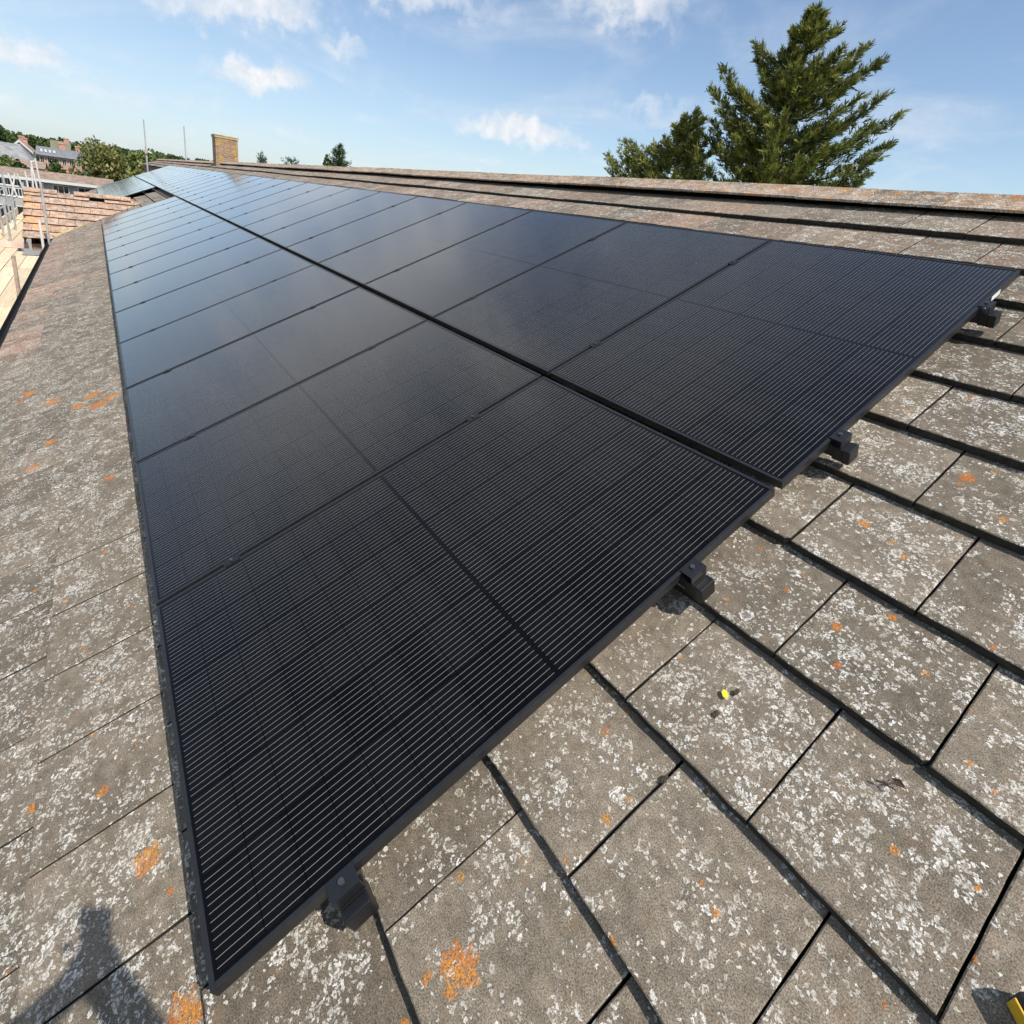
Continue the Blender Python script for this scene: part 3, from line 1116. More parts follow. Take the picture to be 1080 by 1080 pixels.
def rail(i0, n, v, label):
    e = bpy.data.objects.new('mounting_rail', None)
    col.objects.link(e)
    e.location = W(i0 * PITCH, v, H0)
    e.rotation_euler = (AL, 0, 0)
    tag(e, label, 'rail', 'mounting rails under the panels')
    ln = n * PITCH - GAPU
    b_ = MB()
    b_.box((-.010, -RW / 2, -.030 - RH), (ln + .03, RW / 2, -.0306))
    b_.build('rail_body', M_RAIL, e)
    # roof hooks that carry the rail
    x = .55
    while x < ln:
        hk = MB()
        hk.box((x - .016, -.02, -.108), (x + .016, .045, -.0785))
        hk.build('roof_hook', M_STEEL, e)
        x += 1.35
    inst(capmesh, e, (0, 0, 0))
    c = inst(endclamp, e, (0, 0, 0))
    inst(endbolt, c, (0, 0, 0))
    for k in range(1, n):
        c = inst(midclamp, e, (k * PITCH - GAPU / 2, 0, 0))
        inst(midbolt, c, (0, 0, 0))
    return e


rail(0, LOW_N, 0.262, 'lowest black rail, its capped end under the near foreground panel corner')
rail(0, LOW_N, 1.318, 'black rail under the lower row, capped end midway along the front edge')
rail(0, UP_N, 2.047, 'black rail under the upper row, capped end just above the row gap')
rail(0, UP_N, 3.105, 'topmost black rail, its capped end near the white sticker')
rail(19, 11, 0.262, 'lowest rail of the far panels past the red tiled wing')
rail(19, 11, 1.318, 'upper rail of the far lower panels past the red tiled wing')

# ------------------------------------------------------------------ scaffold along the eaves
sca = empty('scaffold', 'pale timber scaffold platform with grey tubes along the eaves', 'scaffold', (0, -0.7, 0))
SO = (0, -0.7, 0)
zb_ = 4.70
srng = random.Random(9)
for j in range(5):
    yb = -0.135 - j * 0.232
    x = -6.0 + srng.uniform(0, 2)
    while x < 27:
        ln = 3.9
        if not (j < 2 and x + ln > 16.9):
            xe = x + ln - .012
        else:
            xe = 16.9
        if xe - x > .3:
            b_ = MB()
            dz_ = srng.uniform(-.004, .004)
            b_.box((x, yb - .222, zb_ - .038 + dz_), (xe, yb, zb_ + dz_), (srng.random(), 0, 0), bev=.004)
            local(b_, SO).build('board', M_WOOD, sca)
        x += ln
        if j < 2 and x > 16.8:
            break
tb = MB()
tb.box((-6, -1.35, zb_ + .003), (27, -1.312, zb_ + .225), (.7, 0, 0))
local(tb, SO).build('toe_board', M_WOOD, sca)
tb = MB()
tb.box((17.42, -.98, zb_ + .006), (17.46, -.40, zb_ + .16), (.9, 0, 0))
o = local(tb, SO).build('toe_board', simple('pale_toe_board', (0.66, 0.50, 0.42), .8, 0, 5, .2), sca)
x = -4.0
while x < 28:
    s_ = MB()
    s_.tube((x, -1.42, 0), (x, -1.42, 6.15), .0242)
    local(s_, SO).build('standard', M_GALV, sca)
    if x < 16.9:
        s_ = MB()
        s_.tube((x + 1.1, -.60, 0), (x + 1.1, -.60, 4.55), .0242)
        local(s_, SO).build('standard', M_GALV, sca)
    t_ = MB()
    t_.tube((x, -1.6, 4.60), (x, -.08 if x < 16.5 else -.55, 4.60), .0242)
    local(t_, SO).build('transom', M_GALV, sca)
    x += 2.1
for x, y, zt_ in ((18.3, -.80, 5.75), (19.6, -1.05, 5.9), (21.4, -.95, 5.6), (23.2, -1.2, 6.1), (25.0, -.9, 5.9)):
    s_ = MB()
    s_.tube((x, y, 0), (x + .02, y, zt_), .0242)
    local(s_, SO).build('standard', M_GALV, sca)
for z in (5.15, 5.65):
    g_ = MB()
    g_.tube((-6, -1.38, z), (27.5, -1.38, z), .0242)
    local(g_, SO).build('guard_rail', M_GALV, sca)
for y in (-1.42, -.60):
    g_ = MB()
    g_.tube((-6, y, 4.55), (16.95 if y > -1 else 27.5, y, 4.55), .0242)
    local(g_, SO).build('ledger', M_GALV, sca)


def lone_tube(name, p, q, r, mat, label, cat='scaffold tube'):
    e = MB()
    p, q = Vector(p), Vector(q)
    e.tube((0, 0, 0), q - p, r, seg=10)
    o = e.build(name, mat)
    o.location = p
    return tag(o, label, cat)


lone_tube('scaffold_tube', (16.62, .055, 4.72), (16.55, .065, 6.30), .027, M_GALV, 'tall grey upright tube in front of the red tiled wing')
lone_tube('scaffold_tube', (16.15, -.035, 4.70), (16.15, -.035, 5.52), .027, M_WHITE, 'short pale upright tube beside the eaves, below the red tiled wing')
lone_tube('scaffold_tube', (11.0, -.085, 4.70), (10.95, -.07, 5.42), .027, M_RUST, 'brownish upright tube standing on the timber platform')
mt_ = MB()
mt_.box((16.25, -.44, zb_ + .010), (17.02, -.14, zb_ + .030), bev=.006)
o = mt_.build('rubber_mat', M_CONC)
tag(o, 'grey sheet lying on the platform below the red tiled wing', 'sheet')

# white edge-protection frame beyond the wing
gf = empty('guard_frame', 'white tube guard frame with slanted braces beyond the red wing', 'guard frame', (24, -.8, 0))
GO = (24, -.8, 0)
for p, q in (((24, -1.15, 6.18), (24, -1.02, 5.50)), ((24, -.98, 6.18), (24, -1.14, 5.50)), ((24, -.93, 6.18), (24.1, -.78, 5.48)),
             ((24, -.55, 6.45), (24, -.60, 5.35)), ((24, -.42, 6.72), (24, -.36, 5.45)), ((24, -.54, 6.62), (24, -.46, 5.45)), ((24, -.72, 6.30), (24, -.70, 5.5))):
    b_ = MB()
    b_.tube(p, q, .024)
    local(b_, GO).build('post', M_WHITE, gf)
for p, q in (((24.03, -1.6, 5.82), (24.03, -.93, 5.80)), ((24.03, -1.6, 5.50), (24.03, -.72, 5.46)), ((24.03, -.56, 6.60), (24.03, -.42, 6.64))):
    b_ = MB()
    b_.tube(p, q, .022)
    local(b_, GO).build('rail', M_WHITE, gf)
gl_ = MB()
for y in (-1.15, -.60, -.36):
    gl_.tube((24, y, 0), (24, y, 5.5), .024)
local(gl_, GO).build('leg', M_GALV, gf)

# tall poles standing past the roof's end
for (x, y, z, lab, knob) in ((37.26, 3.455, 9.21, 'tall thin grey pole with a coupler, left of the chimney past the roof end', True),
                             (37.10, 5.29, 9.23, 'tall thin grey pole close left of the brick chimney', False)):
    e = empty('scaffold_pole', lab, 'pole', (x, y, 0), 'thin poles rising behind the roof end')
    b_ = MB()
    b_.tube((0, 0, 0), (.02, .015, z), .03)
    b_.build('tube', M_GALV, e)
    if knob:
        b_ = MB()
        b_.box((-.07, -.07, 7.55), (.07, .07, 7.75), bev=.015)
        b_.build('coupler', M_RUST, e)
        b_ = MB()
        b_.tube((0.07, 0, 6.5), (0.07, 0, 7.9), .035)
        b_.build('sleeve', M_WHITE, e)

# ------------------------------------------------------------------ background buildings
lb = empty('low_building', 'long low building with dark window bands under a white fascia', 'building', (42, -4, 0))
LO = (42, -4, 0)
Y0, Y1 = -16.0, 1.75
w_ = MB()
w_.box((39.0, Y0, 0), (46, Y1, 5.48))
local(w_, LO).build('wall', simple('pale_grey_render', (0.42, 0.40, 0.37), .85, 0, 2, .15), lb)
r_ = MB()
for a, b_, c, d in (((38.75, Y0 - .2, 5.52), (38.75, Y1 + .2, 5.52), (41.5, Y1 + .2, 5.90), (41.5, Y0 - .2, 5.90)),
                    ((41.5, Y0 - .2, 5.90), (41.5, Y1 + .2, 5.90), (46.3, Y1 + .2, 5.53), (46.3, Y0 - .2, 5.53))):
    r_.face([a, b_, c, d][::-1])
    lo4 = [Vector(p) - Vector((0, 0, .06)) for p in (a, b_, c, d)]
    r_.face(lo4)
local(r_, LO).build('roof', M_BROWNTILE, lb)
f_ = MB()
f_.box((38.70, Y0 - .2, 5.42), (38.75, Y1 + .2, 5.56))
local(f_, LO).build('fascia', M_WHITE, lb)


def window(y0, y1, z0, z1, nx, nz, parent, org, x=39.0):
    fr_ = MB()
    t = .05
    fr_.box((x - .05, y0, z0), (x - .002, y0 + t, z1)); fr_.box((x - .05, y1 - t, z0), (x - .002, y1, z1))
    fr_.box((x - .05, y0 + t, z0), (x - .002, y1 - t, z0 + t)); fr_.box((x - .05, y0 + t, z1 - t), (x - .002, y1 - t, z1))
    for k in range(1, nx):
        yy = y0 + (y1 - y0) * k / nx
        fr_.box((x - .045, yy - .015, z0 + t), (x - .004, yy + .015, z1 - t))
    o = local(fr_, org).build('window', M_WHITE, parent)
    pn = MB()
    pn.face([(x - .02, y1 - t, z0 + t), (x - .02, y0 + t, z0 + t), (x - .02, y0 + t, z1 - t), (x - .02, y1 - t, z1 - t)])
    local(pn, org).build('pane', M_GLASSD, o)
    return o


for y0, y1 in ((-5.2, -3.95), (-3.9, -2.75), (-2.70, -1.95)):
    window(y0, y1, 5.02, 5.42, 6, 1, lb, LO)
    window(y0, y1, 4.55, 4.98, 6, 1, lb, LO)
for y0, y1 in ((-1.9, -1.15), (-.8, -.1), (.25, 1.2)):
    window(y0, y1, 4.80, 5.36, 3, 1, lb, LO)
window(-3.8, -2.0, 2.6, 4.1, 4, 1, lb, LO)


def house(name, label, x, y0, y1, depth, zr, ze, wallm, roofm, gable_front=False, chims=(), wins=(), group=None, hip=0.0):
    e = empty(name, label, 'house', (x, (y0 + y1) / 2, 0), group)
    og = (x, (y0 + y1) / 2, 0)
    w_ = MB()
    if not gable_front:
        xm = x + depth / 2
        w_.box((x, y0, 0), (x + depth, y1, ze))
        for yy, s_ in ((y0, 1), (y1, -1)):
            if hip:
                continue
            tri = [(x, yy, ze), (x + depth, yy, ze), (xm, yy, zr - .05)]
            w_.face(tri if s_ > 0 else tri[::-1])
        r_ = MB()
        o_ = .3
        for a in ([(x - o_, y0 - o_, ze - .12), (xm, y0 - o_ + hip, zr), (xm, y1 + o_ - hip, zr), (x - o_, y1 + o_, ze - .12)],
                  [(xm, y0 - o_ + hip, zr), (x + depth + o_, y0 - o_, ze - .12), (x + depth + o_, y1 + o_, ze - .12), (xm, y1 + o_ - hip, zr)]) + (
                  ([(x - o_, y0 - o_, ze - .12), (x + depth + o_, y0 - o_, ze - .12), (xm, y0 - o_ + hip, zr)],
                   [(x + depth + o_, y1 + o_, ze - .12), (x - o_, y1 + o_, ze - .12), (xm, y1 + o_ - hip, zr)]) if hip else ()):
            r_.face(a[::-1] if False else a[::-1])
            r_.face([(p[0], p[1], p[2] - .1) for p in a])
    else:
        ym = (y0 + y1) / 2
        w_.box((x, y0, 0), (x + depth, y1, ze))
        w_.face([(x, y1, ze), (x, y0, ze), (x, ym, zr - .05)])
        r_ = MB()
        o_ = .25
        for a in ([(x - o_, y0 - o_, ze - .12), (x + depth, y0 - o_, ze - .12), (x + depth, ym, zr), (x - o_, ym, zr)],
                  [(x - o_, ym, zr), (x + depth, ym, zr), (x + depth, y1 + o_, ze - .12), (x - o_, y1 + o_, ze - .12)]):
            r_.face(a)
            r_.face([(p[0], p[1], p[2] - .1) for p in a][::-1])
        bg_ = MB()
        for s_ in (-1, 1):
            yy = ym + s_ * ((y1 - y0) / 2 + o_)
            vs = [Vector((x - o_ - .03, ym, zr + .02)), Vector((x - o_ - .03, yy, ze - .10)), Vector((x - o_ - .03, yy, ze - .36)), Vector((x - o_ - .03, ym, zr - .26))]
            vs += [p + Vector((.03, 0, 0)) for p in vs]
            bg_.raw(vs, [(0, 1, 2, 3), (7, 6, 5, 4), (0, 4, 5, 1), (2, 6, 7, 3), (1, 5, 6, 2)])
        local(bg_, og).build('bargeboard', M_WHITE, e)
    local(w_, og).build('wall', wallm, e)
    rf = local(r_, og).build('roof', roofm, e)
    for (cx_, cy_, w2, zt_) in chims:
        c_ = MB()
        c_.box((cx_ - w2, cy_ - w2, zr - 1.0), (cx_ + w2, cy_ + w2, zt_), bev=.02)
        c_.box((cx_ - w2 - .06, cy_ - w2 - .06, zt_ - .16), (cx_ + w2 + .06, cy_ + w2 + .06, zt_ - .06))
        local(c_, og).build('chimney', M_PINK, rf)
    for (a, b_, c, d) in wins:
        window(a, b_, c, d, 2, 1, e, og, x)
    return e


house('village_house', 'grey slate roofed house among hedges at the left edge', 88, -16, -5.0, 6, 7.2, 5.75, M_RENDER, simple('pale_slate', (0.25, 0.25, 0.25), .85, 0, 1.5, .3), False, ((91, -8.2, .35, 8.2),), ((-8, -6.8, 4, 5.2), (-10.5, -9.3, 4, 5.2)), 'village houses beyond the roofs', 1.0)
house('gabled_house', 'cream gabled house with white bargeboards above the slate roof', 100, -7.4, -5.4, 8, 7.75, 6.6, M_RENDER, M_BROWNTILE, True, ((103, -6.3, .3, 8.3), (101.5, -5.9, .25, 8.1)), (), 'village houses beyond the roofs')
th = house('brick_terrace', 'pink brick terrace with long slate roof and white dormers', 95, -4.35, -.2, 6, 7.35, 6.45, M_PINK, M_SLATE, False, ((98, -2.0, .3, 8.1), (98, -.35, .3, 8.0)), tuple((-4.3 + k * .72, -3.85 + k * .72, 5.45, 6.2) for k in range(6)), 'village houses beyond the roofs')
for k in range(4):
    d_ = MB()
    yy = -4.25 + k * .42
    d_.box((95.75, yy, 6.72), (96.9, yy + .22, 7.05))
    local(d_, (95, -2.35, 0)).build('dormer', M_WHITE, th)
house('cream_house', 'small cream house partly hidden by trees on the hillside', 150, -5.2, -2.6, 6, 9.0, 7.6, M_RENDER, simple('mossy_roof', (0.17, 0.155, 0.10), .9, 0, 1, .2), False, ((153, -2.9, .4, 9.7),), (), 'village houses beyond the roofs')
house('low_outbuilding', 'low brown roofed outbuilding behind the green hedge', 78, -5.6, -3.3, 5, 5.75, 5.2, M_PINK, M_BROWNTILE, False, (), ((-4.6, -3.8, 4.2, 5.0),), 'village houses beyond the roofs')


# ------------------------------------------------------------------ trees
def limb(mb, pts, r0, r1, seg=6):
    n = len(pts)
    for i in range(n - 1):
        a = r0 + (r1 - r0) * i / (n - 1)
        b_ = r0 + (r1 - r0) * (i + 1) / (n - 1)
        mb.tube(pts[i], pts[i + 1], a, b_, seg, cap=False)


def round_tree(name, label, loc, h, rx, ry, n, leaf, mat, seed, group, trunk_h=None, lumps=9, cat='tree'):
    rg = random.Random(seed)
    e = empty(name, label, cat, loc, group)
    t = MB()
    th_ = trunk_h or h * .45
    limb(t, [Vector((0, 0, 0)), Vector((.05 * rx, 0, th_ * .5)), Vector((0, .03, th_)), Vector((.1, .05, h * .8))], .05 * h, .015 * h, 8)
    ctr = []
    for k in range(lumps):
        a = rg.uniform(0, 6.28)
        rr = math.sqrt(rg.random()) * .62
        z = rg.uniform(.42, .86) * h
        fall = 1.0 if z < .7 * h else .65
        ctr.append((Vector((math.cos(a) * rr * rx * fall, math.sin(a) * rr * ry * fall, z)), rg.uniform(.32, .5)))
        limb(t, [Vector((0, 0, th_ * rg.uniform(.6, 1))), ctr[-1][0]], .02 * h, .006 * h, 5)
    t.build('trunk', M_BARK, e)
    c = MB()
    for i in range(n):
        q, s_ = ctr[rg.randrange(lumps)]
        d = Vector((rg.gauss(0, 1), rg.gauss(0, 1), rg.gauss(0, 1))).normalized()
        rad = s_ * (rg.random() ** .35)
        p = q + Vector((d.x * rad * rx, d.y * rad * ry, d.z * rad * h * .42))
        if p.z < .12 * h: continue
        leaf_quad(c, p, leaf * rg.uniform(.6, 1.3), rg, (rg.random(), 0, 0), 1.5)
    c.build('crown', mat, e)
    return e


TG = 'garden trees beyond the roof end'
round_tree('bushy_tree', 'wide olive green bushy tree beyond the far roof end', (62, 1.75, 0), 8.3, 2.5, 2.5, 5200, .22, M_OLIVE, 1, TG, lumps=16)
round_tree('bushy_tree', 'lower olive bush at the right flank of the wide bushy tree', (61, 4.1, 0), 7.55, 1.7, 1.5, 2600, .22, M_OLIVE, 2, TG, lumps=9)
round_tree('bushy_tree', 'light green tree just behind the wide olive bushy tree', (72, 4.9, 0), 8.7, 2.6, 2.0, 2400, .25, M_LIGHT, 3, TG)
round_tree('garden_shrub', 'dark green shrub between the brick terrace and the wide olive tree', (58, -1.35, 0), 6.2, 1.3, 1.2, 2200, .2, M_DEEP, 4, TG, cat='shrub')
round_tree('garden_shrub', 'dark green hedge shrub at the left picture edge below the slate roof', (56, -5.3, 0), 6.45, 2.2, 1.7, 3400, .2, M_DEEP, 5, TG, cat='shrub')
round_tree('garden_shrub', 'mid green shrub between the left hedge and the white posts', (57, -3.2, 0), 5.85, 1.4, 1.2, 2200, .2, M_DEEP, 6, TG, cat='shrub')
round_tree('garden_shrub', 'pale yellowish shrub on the bank under the slate roof', (76, -6.2, 0), 6.0, 1.6, 1.6, 2000, .22, M_LIGHT, 7, TG, cat='shrub')
round_tree('dark_tree', 'tall dark tree on the rise at the left edge behind the slate house', (150, -13.2, 0), 10.9, 5.0, 3.6, 3000, .5, M_DEEP, 8, TG)
round_tree('dark_tree', 'dark tree to the right behind the gabled house', (150, -8.2, 0), 9.8, 5, 2.6, 2000, .45, M_DEEP, 9, TG)
round_tree('round_tree', 'round dark green tree peeping over the ridge, left of a taller one', (55, 18.35, 0), 10.35, 1.6, 1.35, 2400, .2, M_DEEP, 10, 'treetops over the ridge')


def blade(mb, p, d, ln, wd, rg, c):
    s_ = d.cross(Vector((rg.gauss(0, 1), rg.gauss(0, 1), rg.gauss(0, 1)))).normalized() * wd
    mb.face([p - s_ * .5, p + d * ln * .45 - s_ * .9, p + d * ln, p + d * ln * .5 + s_ * .9], None, c)


def conifer(name, label, loc, top, env, zmin, nb, seed, mat, tips=(), lean=(0, 0), spray=20, bl=7, bsize=.36, group=None, tip_axis=None):
    rg = random.Random(seed)
    e = empty(name, label, 'tree', loc, group)
    t = MB()
    tp = Vector((lean[0], lean[1], top))
    axis = lambda z: Vector((lean[0] * (z / top) ** 2, lean[1] * (z / top) ** 2, z))
    limb(t, [axis(top * k / 9) for k in range(10)], .028 * top, .003 * top, 8)
    c = MB()

    def env_r(z):
        for (z0, r0), (z1, r1) in zip(env[:-1], env[1:]):
            if z0 <= z <= z1:
                return r0 + (r1 - r0) * (z - z0) / (z1 - z0)
        return 0.15

    todo = []
    for tx, ty, tz in tips:
        todo.append((Vector((tx, ty, tz)), 1.35))
    for k in range(nb):
        z = zmin + (top - zmin) * (rg.random() ** .85)
        a = rg.uniform(0, 6.28)
        r = env_r(z) * rg.uniform(.5, .97)
        q = axis(z)
        todo.append((q + Vector((math.cos(a) * r, math.sin(a) * r, 0)), 1.0))
    for tip, wgt in todo:
        q = Vector((tip.x, tip.y, 0)) - Vector((axis(tip.z).x, axis(tip.z).y, 0))
        r = q.length
        root = axis(max(.3, tip.z - r * rg.uniform(.42, .75)))
        mid = root.lerp(tip, .55) - Vector((0, 0, r * .10))
        P = [root, root.lerp(mid, .5) - Vector((0, 0, r * .03)), mid, mid.lerp(tip, .55) - Vector((0, 0, r * .02)), tip]
        limb(t, P[:4], .018 + r * .012, .008, 5)
        n = max(5, int(spray * wgt * (.35 + r / 2.4)))
        for k in range(n):
            s_ = (k + rg.random()) / n
            s_ = .16 + .84 * s_
            f = s_ * 4
            i = min(3, int(f))
            p = P[i].lerp(P[i + 1], f - i)
            bd = (P[i + 1] - P[i]).normalized()
            spread = (.05 + .17 * (1 - s_)) * min(1.4, .5 + r * .4)
            p = p + Vector((rg.gauss(0, 1), rg.gauss(0, 1), rg.gauss(0, .75))) * spread * .75
            d0 = (bd * 1.0 + Vector((rg.gauss(0, .55), rg.gauss(0, .55), rg.gauss(.22, .38)))).normalized()
            tone = min(1, max(0, rg.random() * .75 + rg.gauss(0, .1)))
            for j in range(bl):
                d = (d0 + Vector((rg.gauss(0, .38), rg.gauss(0, .38), rg.gauss(0, .34)))).normalized()
                ln = bsize * rg.uniform(.55, 1.15) * (1.0 - .35 * s_)
                blade(c, p + d0 * rg.uniform(-.2, .5) * bsize, d, ln, bsize * .058, rg, (min(1, max(0, tone + rg.uniform(-.15, .25))), 0, 0))
    t.build('trunk', M_BARK, e)
    c.build('crown', mat, e)
    return e


TX = Vector((10.77, 19.88, 0))
az = math.atan2(19.88, 10.77)
LAT = Vector((math.sin(az), -math.cos(az), 0))      # towards the picture's left
DEP = Vector((math.cos(az), math.sin(az), 0))
raw_tips = [(.04, 14.22), (-.03, 14.12), (.08, 14.0), (-.24, 13.85), (.26, 13.75), (-.77, 13.8), (-1.69, 13.36), (-1.47, 12.8), (-2.18, 12.86), (-1.6, 12.3), (-2.47, 11.79), (-3.07, 11.42),
            (-3.18, 10.71), (-2.9, 10.2), (-2.82, 9.77), (-2.5, 11.1), (-2.6, 9.4), (.48, 13.66), (.7, 13.15), (1.56, 13.34), (1.38, 12.95), (1.1, 12.5), (2.26, 12.42), (2.0, 12.0), (2.59, 11.95),
            (2.1, 11.3), (2.5, 11.1), (2.4, 10.5), (2.6, 9.9), (2.5, 9.3), (-1.0, 13.1), (.9, 11.9), (-1.9, 11.9)]
rg = random.Random(21)
tips = []
for s_, z in raw_tips:
    dpt = rg.uniform(-.9, .5) * min(1.0, abs(s_) * .5)
    v = LAT * s_ + DEP * dpt
    tips.append((v.x, v.y, z))
conifer('conifer_tree', 'tall dark conifer with upswept branches rising behind the ridge', TX, 14.15,
        [(2.0, 2.4), (8.5, 2.6), (10.5, 2.5), (11.5, 2.1), (12.2, 1.6), (12.9, 1.05), (13.5, .55), (13.8, .2), (14.1, .1)],
        6.5, 105, 31, M_CONIFER, tips, (0.0, 0.0), 52, 14, .30)
raw2 = [(-1.2, 10.35), (-1.4, 9.9), (-.9, 10.0), (-1.1, 9.5), (.1, 10.3), (1.0, 10.05), (1.4, 10.1), (1.6, 9.8), (2.1, 9.45), (1.8, 9.55), (1.2, 9.4), (2.2, 9.1), (.7, 10.2), (0, 10.8), (-.2, 11.1), (-.5, 10.7), (.3, 9.9), (-.6, 11.30), (-.35, 10.95), (-.1, 10.55), (.35, 10.30), (1.75, 10.18), (2.28, 9.62), (1.9, 9.2), (.62, 9.95), (.9, 9.6), (-.9, 11.0), (-1.0, 10.6), (1.2, 9.9), (1.5, 9.5), (2.0, 9.9), (.2, 9.7)]
tips2 = []
for s_, z in raw2:
    v = LAT * s_ + DEP * rg.uniform(-.7, .4)
    tips2.append((v.x, v.y, z))
p2 = TX + LAT * 3.58
tl = LAT * -.45
conifer('conifer_tree', 'lower yellowish green conifer at the left foot of the tall one', p2, 11.2,
        [(2.0, 2.0), (7.5, 2.1), (9.0, 1.9), (9.7, 1.5), (10.3, .8), (11.2, .15)], 6.0, 70, 33, M_CONIFER2, tips2, (tl.x, tl.y), 44, 12, .26)
conifer('conifer_tree', 'small pointed conifer top just right of the chimney', (55, 13.05, 0), 9.15, [(3, 1.6), (8.2, .85), (8.7, .45), (9.15, .05)], 6.5, 60, 35, M_DEEP, (), (0, 0), 14, 5, .34, 'treetops over the ridge')
conifer('conifer_tree', 'low dark conifer top between the chimney and the round trees', (55, 15.6, 0), 9.2, [(3, 1.8), (8.6, 1.25), (9.0, .9), (9.2, .3)], 6.5, 80, 36, M_DEEP, (), (0, 0), 14, 5, .34, 'treetops over the ridge')
conifer('conifer_tree', 'taller pointed green tree top right of the round one', (55, 19.95, 0), 11.05, [(3, 1.5), (9.2, 1.35), (10.0, .9), (10.6, .4), (11.05, .08)], 6.5, 120, 37, M_DEEP, (), (0, 0), 18, 6, .36, 'treetops over the ridge')

# ------------------------------------------------------------------ small things on the tiles
def roof_obj(o, u, v, n, rot=0.0):
    o.matrix_world = Matrix.Translation(W(u, v, n)) @ Matrix.Rotation(AL, 4, 'X') @ Matrix.Rotation(rot, 4, 'Z')


def lump(name, size, mat, seed, u, v, n, label, cat, rot=0):
    rg = random.Random(seed)
    bm = bmesh.new()
    bmesh.ops.create_icosphere(bm, subdivisions=3, radius=1.0)
    for q in bm.verts:
        k = 1 + .45 * noise.noise(q.co * 2.1 + Vector((seed, 0, 0))) + .2 * noise.noise(q.co * 6 + Vector((0, seed, 0)))
        q.co = Vector((q.co.x * size[0] * k, q.co.y * size[1] * k, max(-.3, q.co.z) * size[2] * k))
    me = bpy.data.meshes.new(name)
    bm.to_mesh(me); bm.free()
    me.materials.append(mat)
    o = bpy.data.objects.new(name, me)
    col.objects.link(o)
    roof_obj(o, u, v, n, rot)
    return tag(o, label, cat)


lump('moss_clump', (.006, .010, .004), M_MOSS, 1, -.252, 1.096, -.009, 'brown moss clump against the tile joint left of the yellow leaf', 'moss')
lump('moss_clump', (.005, .009, .003), M_MOSS, 2, -.252, 1.175, -.011, 'brown crumb of moss just right of the yellow leaf', 'moss')
lump('moss_clump', (.005, .010, .004), M_MOSS, 6, -.262, .905, -.017, 'brown moss crumbs in the tile joint below the second rail end', 'moss')
lf = MB()
pts = [(-.011, -.004), (-.004, -.008), (.006, -.006), (.011, .001), (.006, .008), (-.003, .006), (-.009, .004)]
top_ = [Vector((x, y, .004 + .25 * abs(x) ** 1.2)) for x, y in pts]
bot_ = [p - Vector((0, 0, .001)) for p in top_]
nn = len(pts)
lf.raw(top_ + bot_, [tuple(range(nn)), tuple(range(2 * nn - 1, nn - 1, -1))] + [(k, k + nn, (k + 1) % nn + nn, (k + 1) % nn) for k in range(nn)])
o = lf.build('fallen_leaf', M_LEAFY)
roof_obj(o, -.238, 1.150, -.011, .4)
tag(o, 'small bright yellow leaf lying on a tile below the second rail end', 'leaf')
tw = MB()
tp_ = [Vector((0, 0, .006)), Vector((.018, .006, .009)), Vector((.034, .002, .007)), Vector((.050, .010, .006))]
limb(tw, tp_, .0022, .0012, 6)
tw.tube(tp_[1], Vector((.024, .020, .007)), .0014, .0007, 5)
tw.tube(tp_[2], Vector((.046, -.010, .006)), .0014, .0007, 5)
tw.face([Vector((.030, -.008, .006)), Vector((.044, -.004, .013)), Vector((.050, .008, .008)), Vector((.036, .006, .005))])
o = tw.build('dried_twig', M_TWIG)
roof_obj(o, -.545, 1.222, -.016, 2.4)
tag(o, 'dried brown twig lying on the wide plain tile at lower right', 'twig')
# moss in two joints on the lower left tiles
for k, (u, v, a) in enumerate(((.247, -.14, 1.57), (.247, -.24, 1.57), (.586, -.045, 1.57))):
    pass

# a yellow and black tape measure at the lower right corner
tm = empty('tape_measure', 'yellow and black tape measure at the bottom right corner of the tiles', 'tape measure')
bodyb = MB()
bodyb.box((-.034, -.019, 0), (.034, .019, .055), bev=.010)
bb0 = bodyb.build('case', M_DARKRUB, tm, smooth=True)
fp = MB()
fp.box((-.028, -.0225, .006), (.028, -.0192, .050), bev=.0015)
fp.box((-.028, .0192, .006), (.028, .0225, .050), bev=.0015)
fp.box((-.026, -.012, .0552), (.026, .012, .0585), bev=.0012)
fp.build('yellow_face', M_YEL, tm)
tk = MB()
for k in range(4):
    tk.box((-.020 + k * .006, -.002, .0586), (-.018 + k * .006, .007 if k % 2 else .005, .0590))
tk.build('marking', M_CAP, tm)
tm.matrix_world = Matrix.Translation(W(-.852, 1.060, -.010)) @ Matrix.Rotation(AL, 4, 'X') @ Matrix.Rotation(R(35), 4, 'Z')

# ------------------------------------------------------------------ the photographer, whose shadow falls on the tiles
F2 = Vector((FWD.x, FWD.y, 0)).normalized()
R2 = Vector((F2.y, -F2.x, 0))
pc = CAM - F2 * 0.43
roofz = lambda p: 5 + p.y * math.tan(AL)


def P(f, r, z):
    q = pc + F2 * f + R2 * r
    return Vector((q.x, q.y, z))


def skin(name, verts, edges, mat, parent, root=0, sub=2):
    me = bpy.data.meshes.new(name)
    me.from_pydata([tuple(v[0]) for v in verts], edges, [])
    o = bpy.data.objects.new(name, me)
    col.objects.link(o)
    md = o.modifiers.new('skin', 'SKIN')
    md.use_smooth_shade = True
    for i, v in enumerate(verts):
        sv = me.skin_vertices[0].data[i]
        r = v[1]
        sv.radius = (r, r) if not isinstance(r, tuple) else r
        sv.use_root = (i == root)
    s2 = o.modifiers.new('sub', 'SUBSURF')
    s2.levels = s2.render_levels = sub
    me.materials.append(mat)
    o.parent = parent
    return o


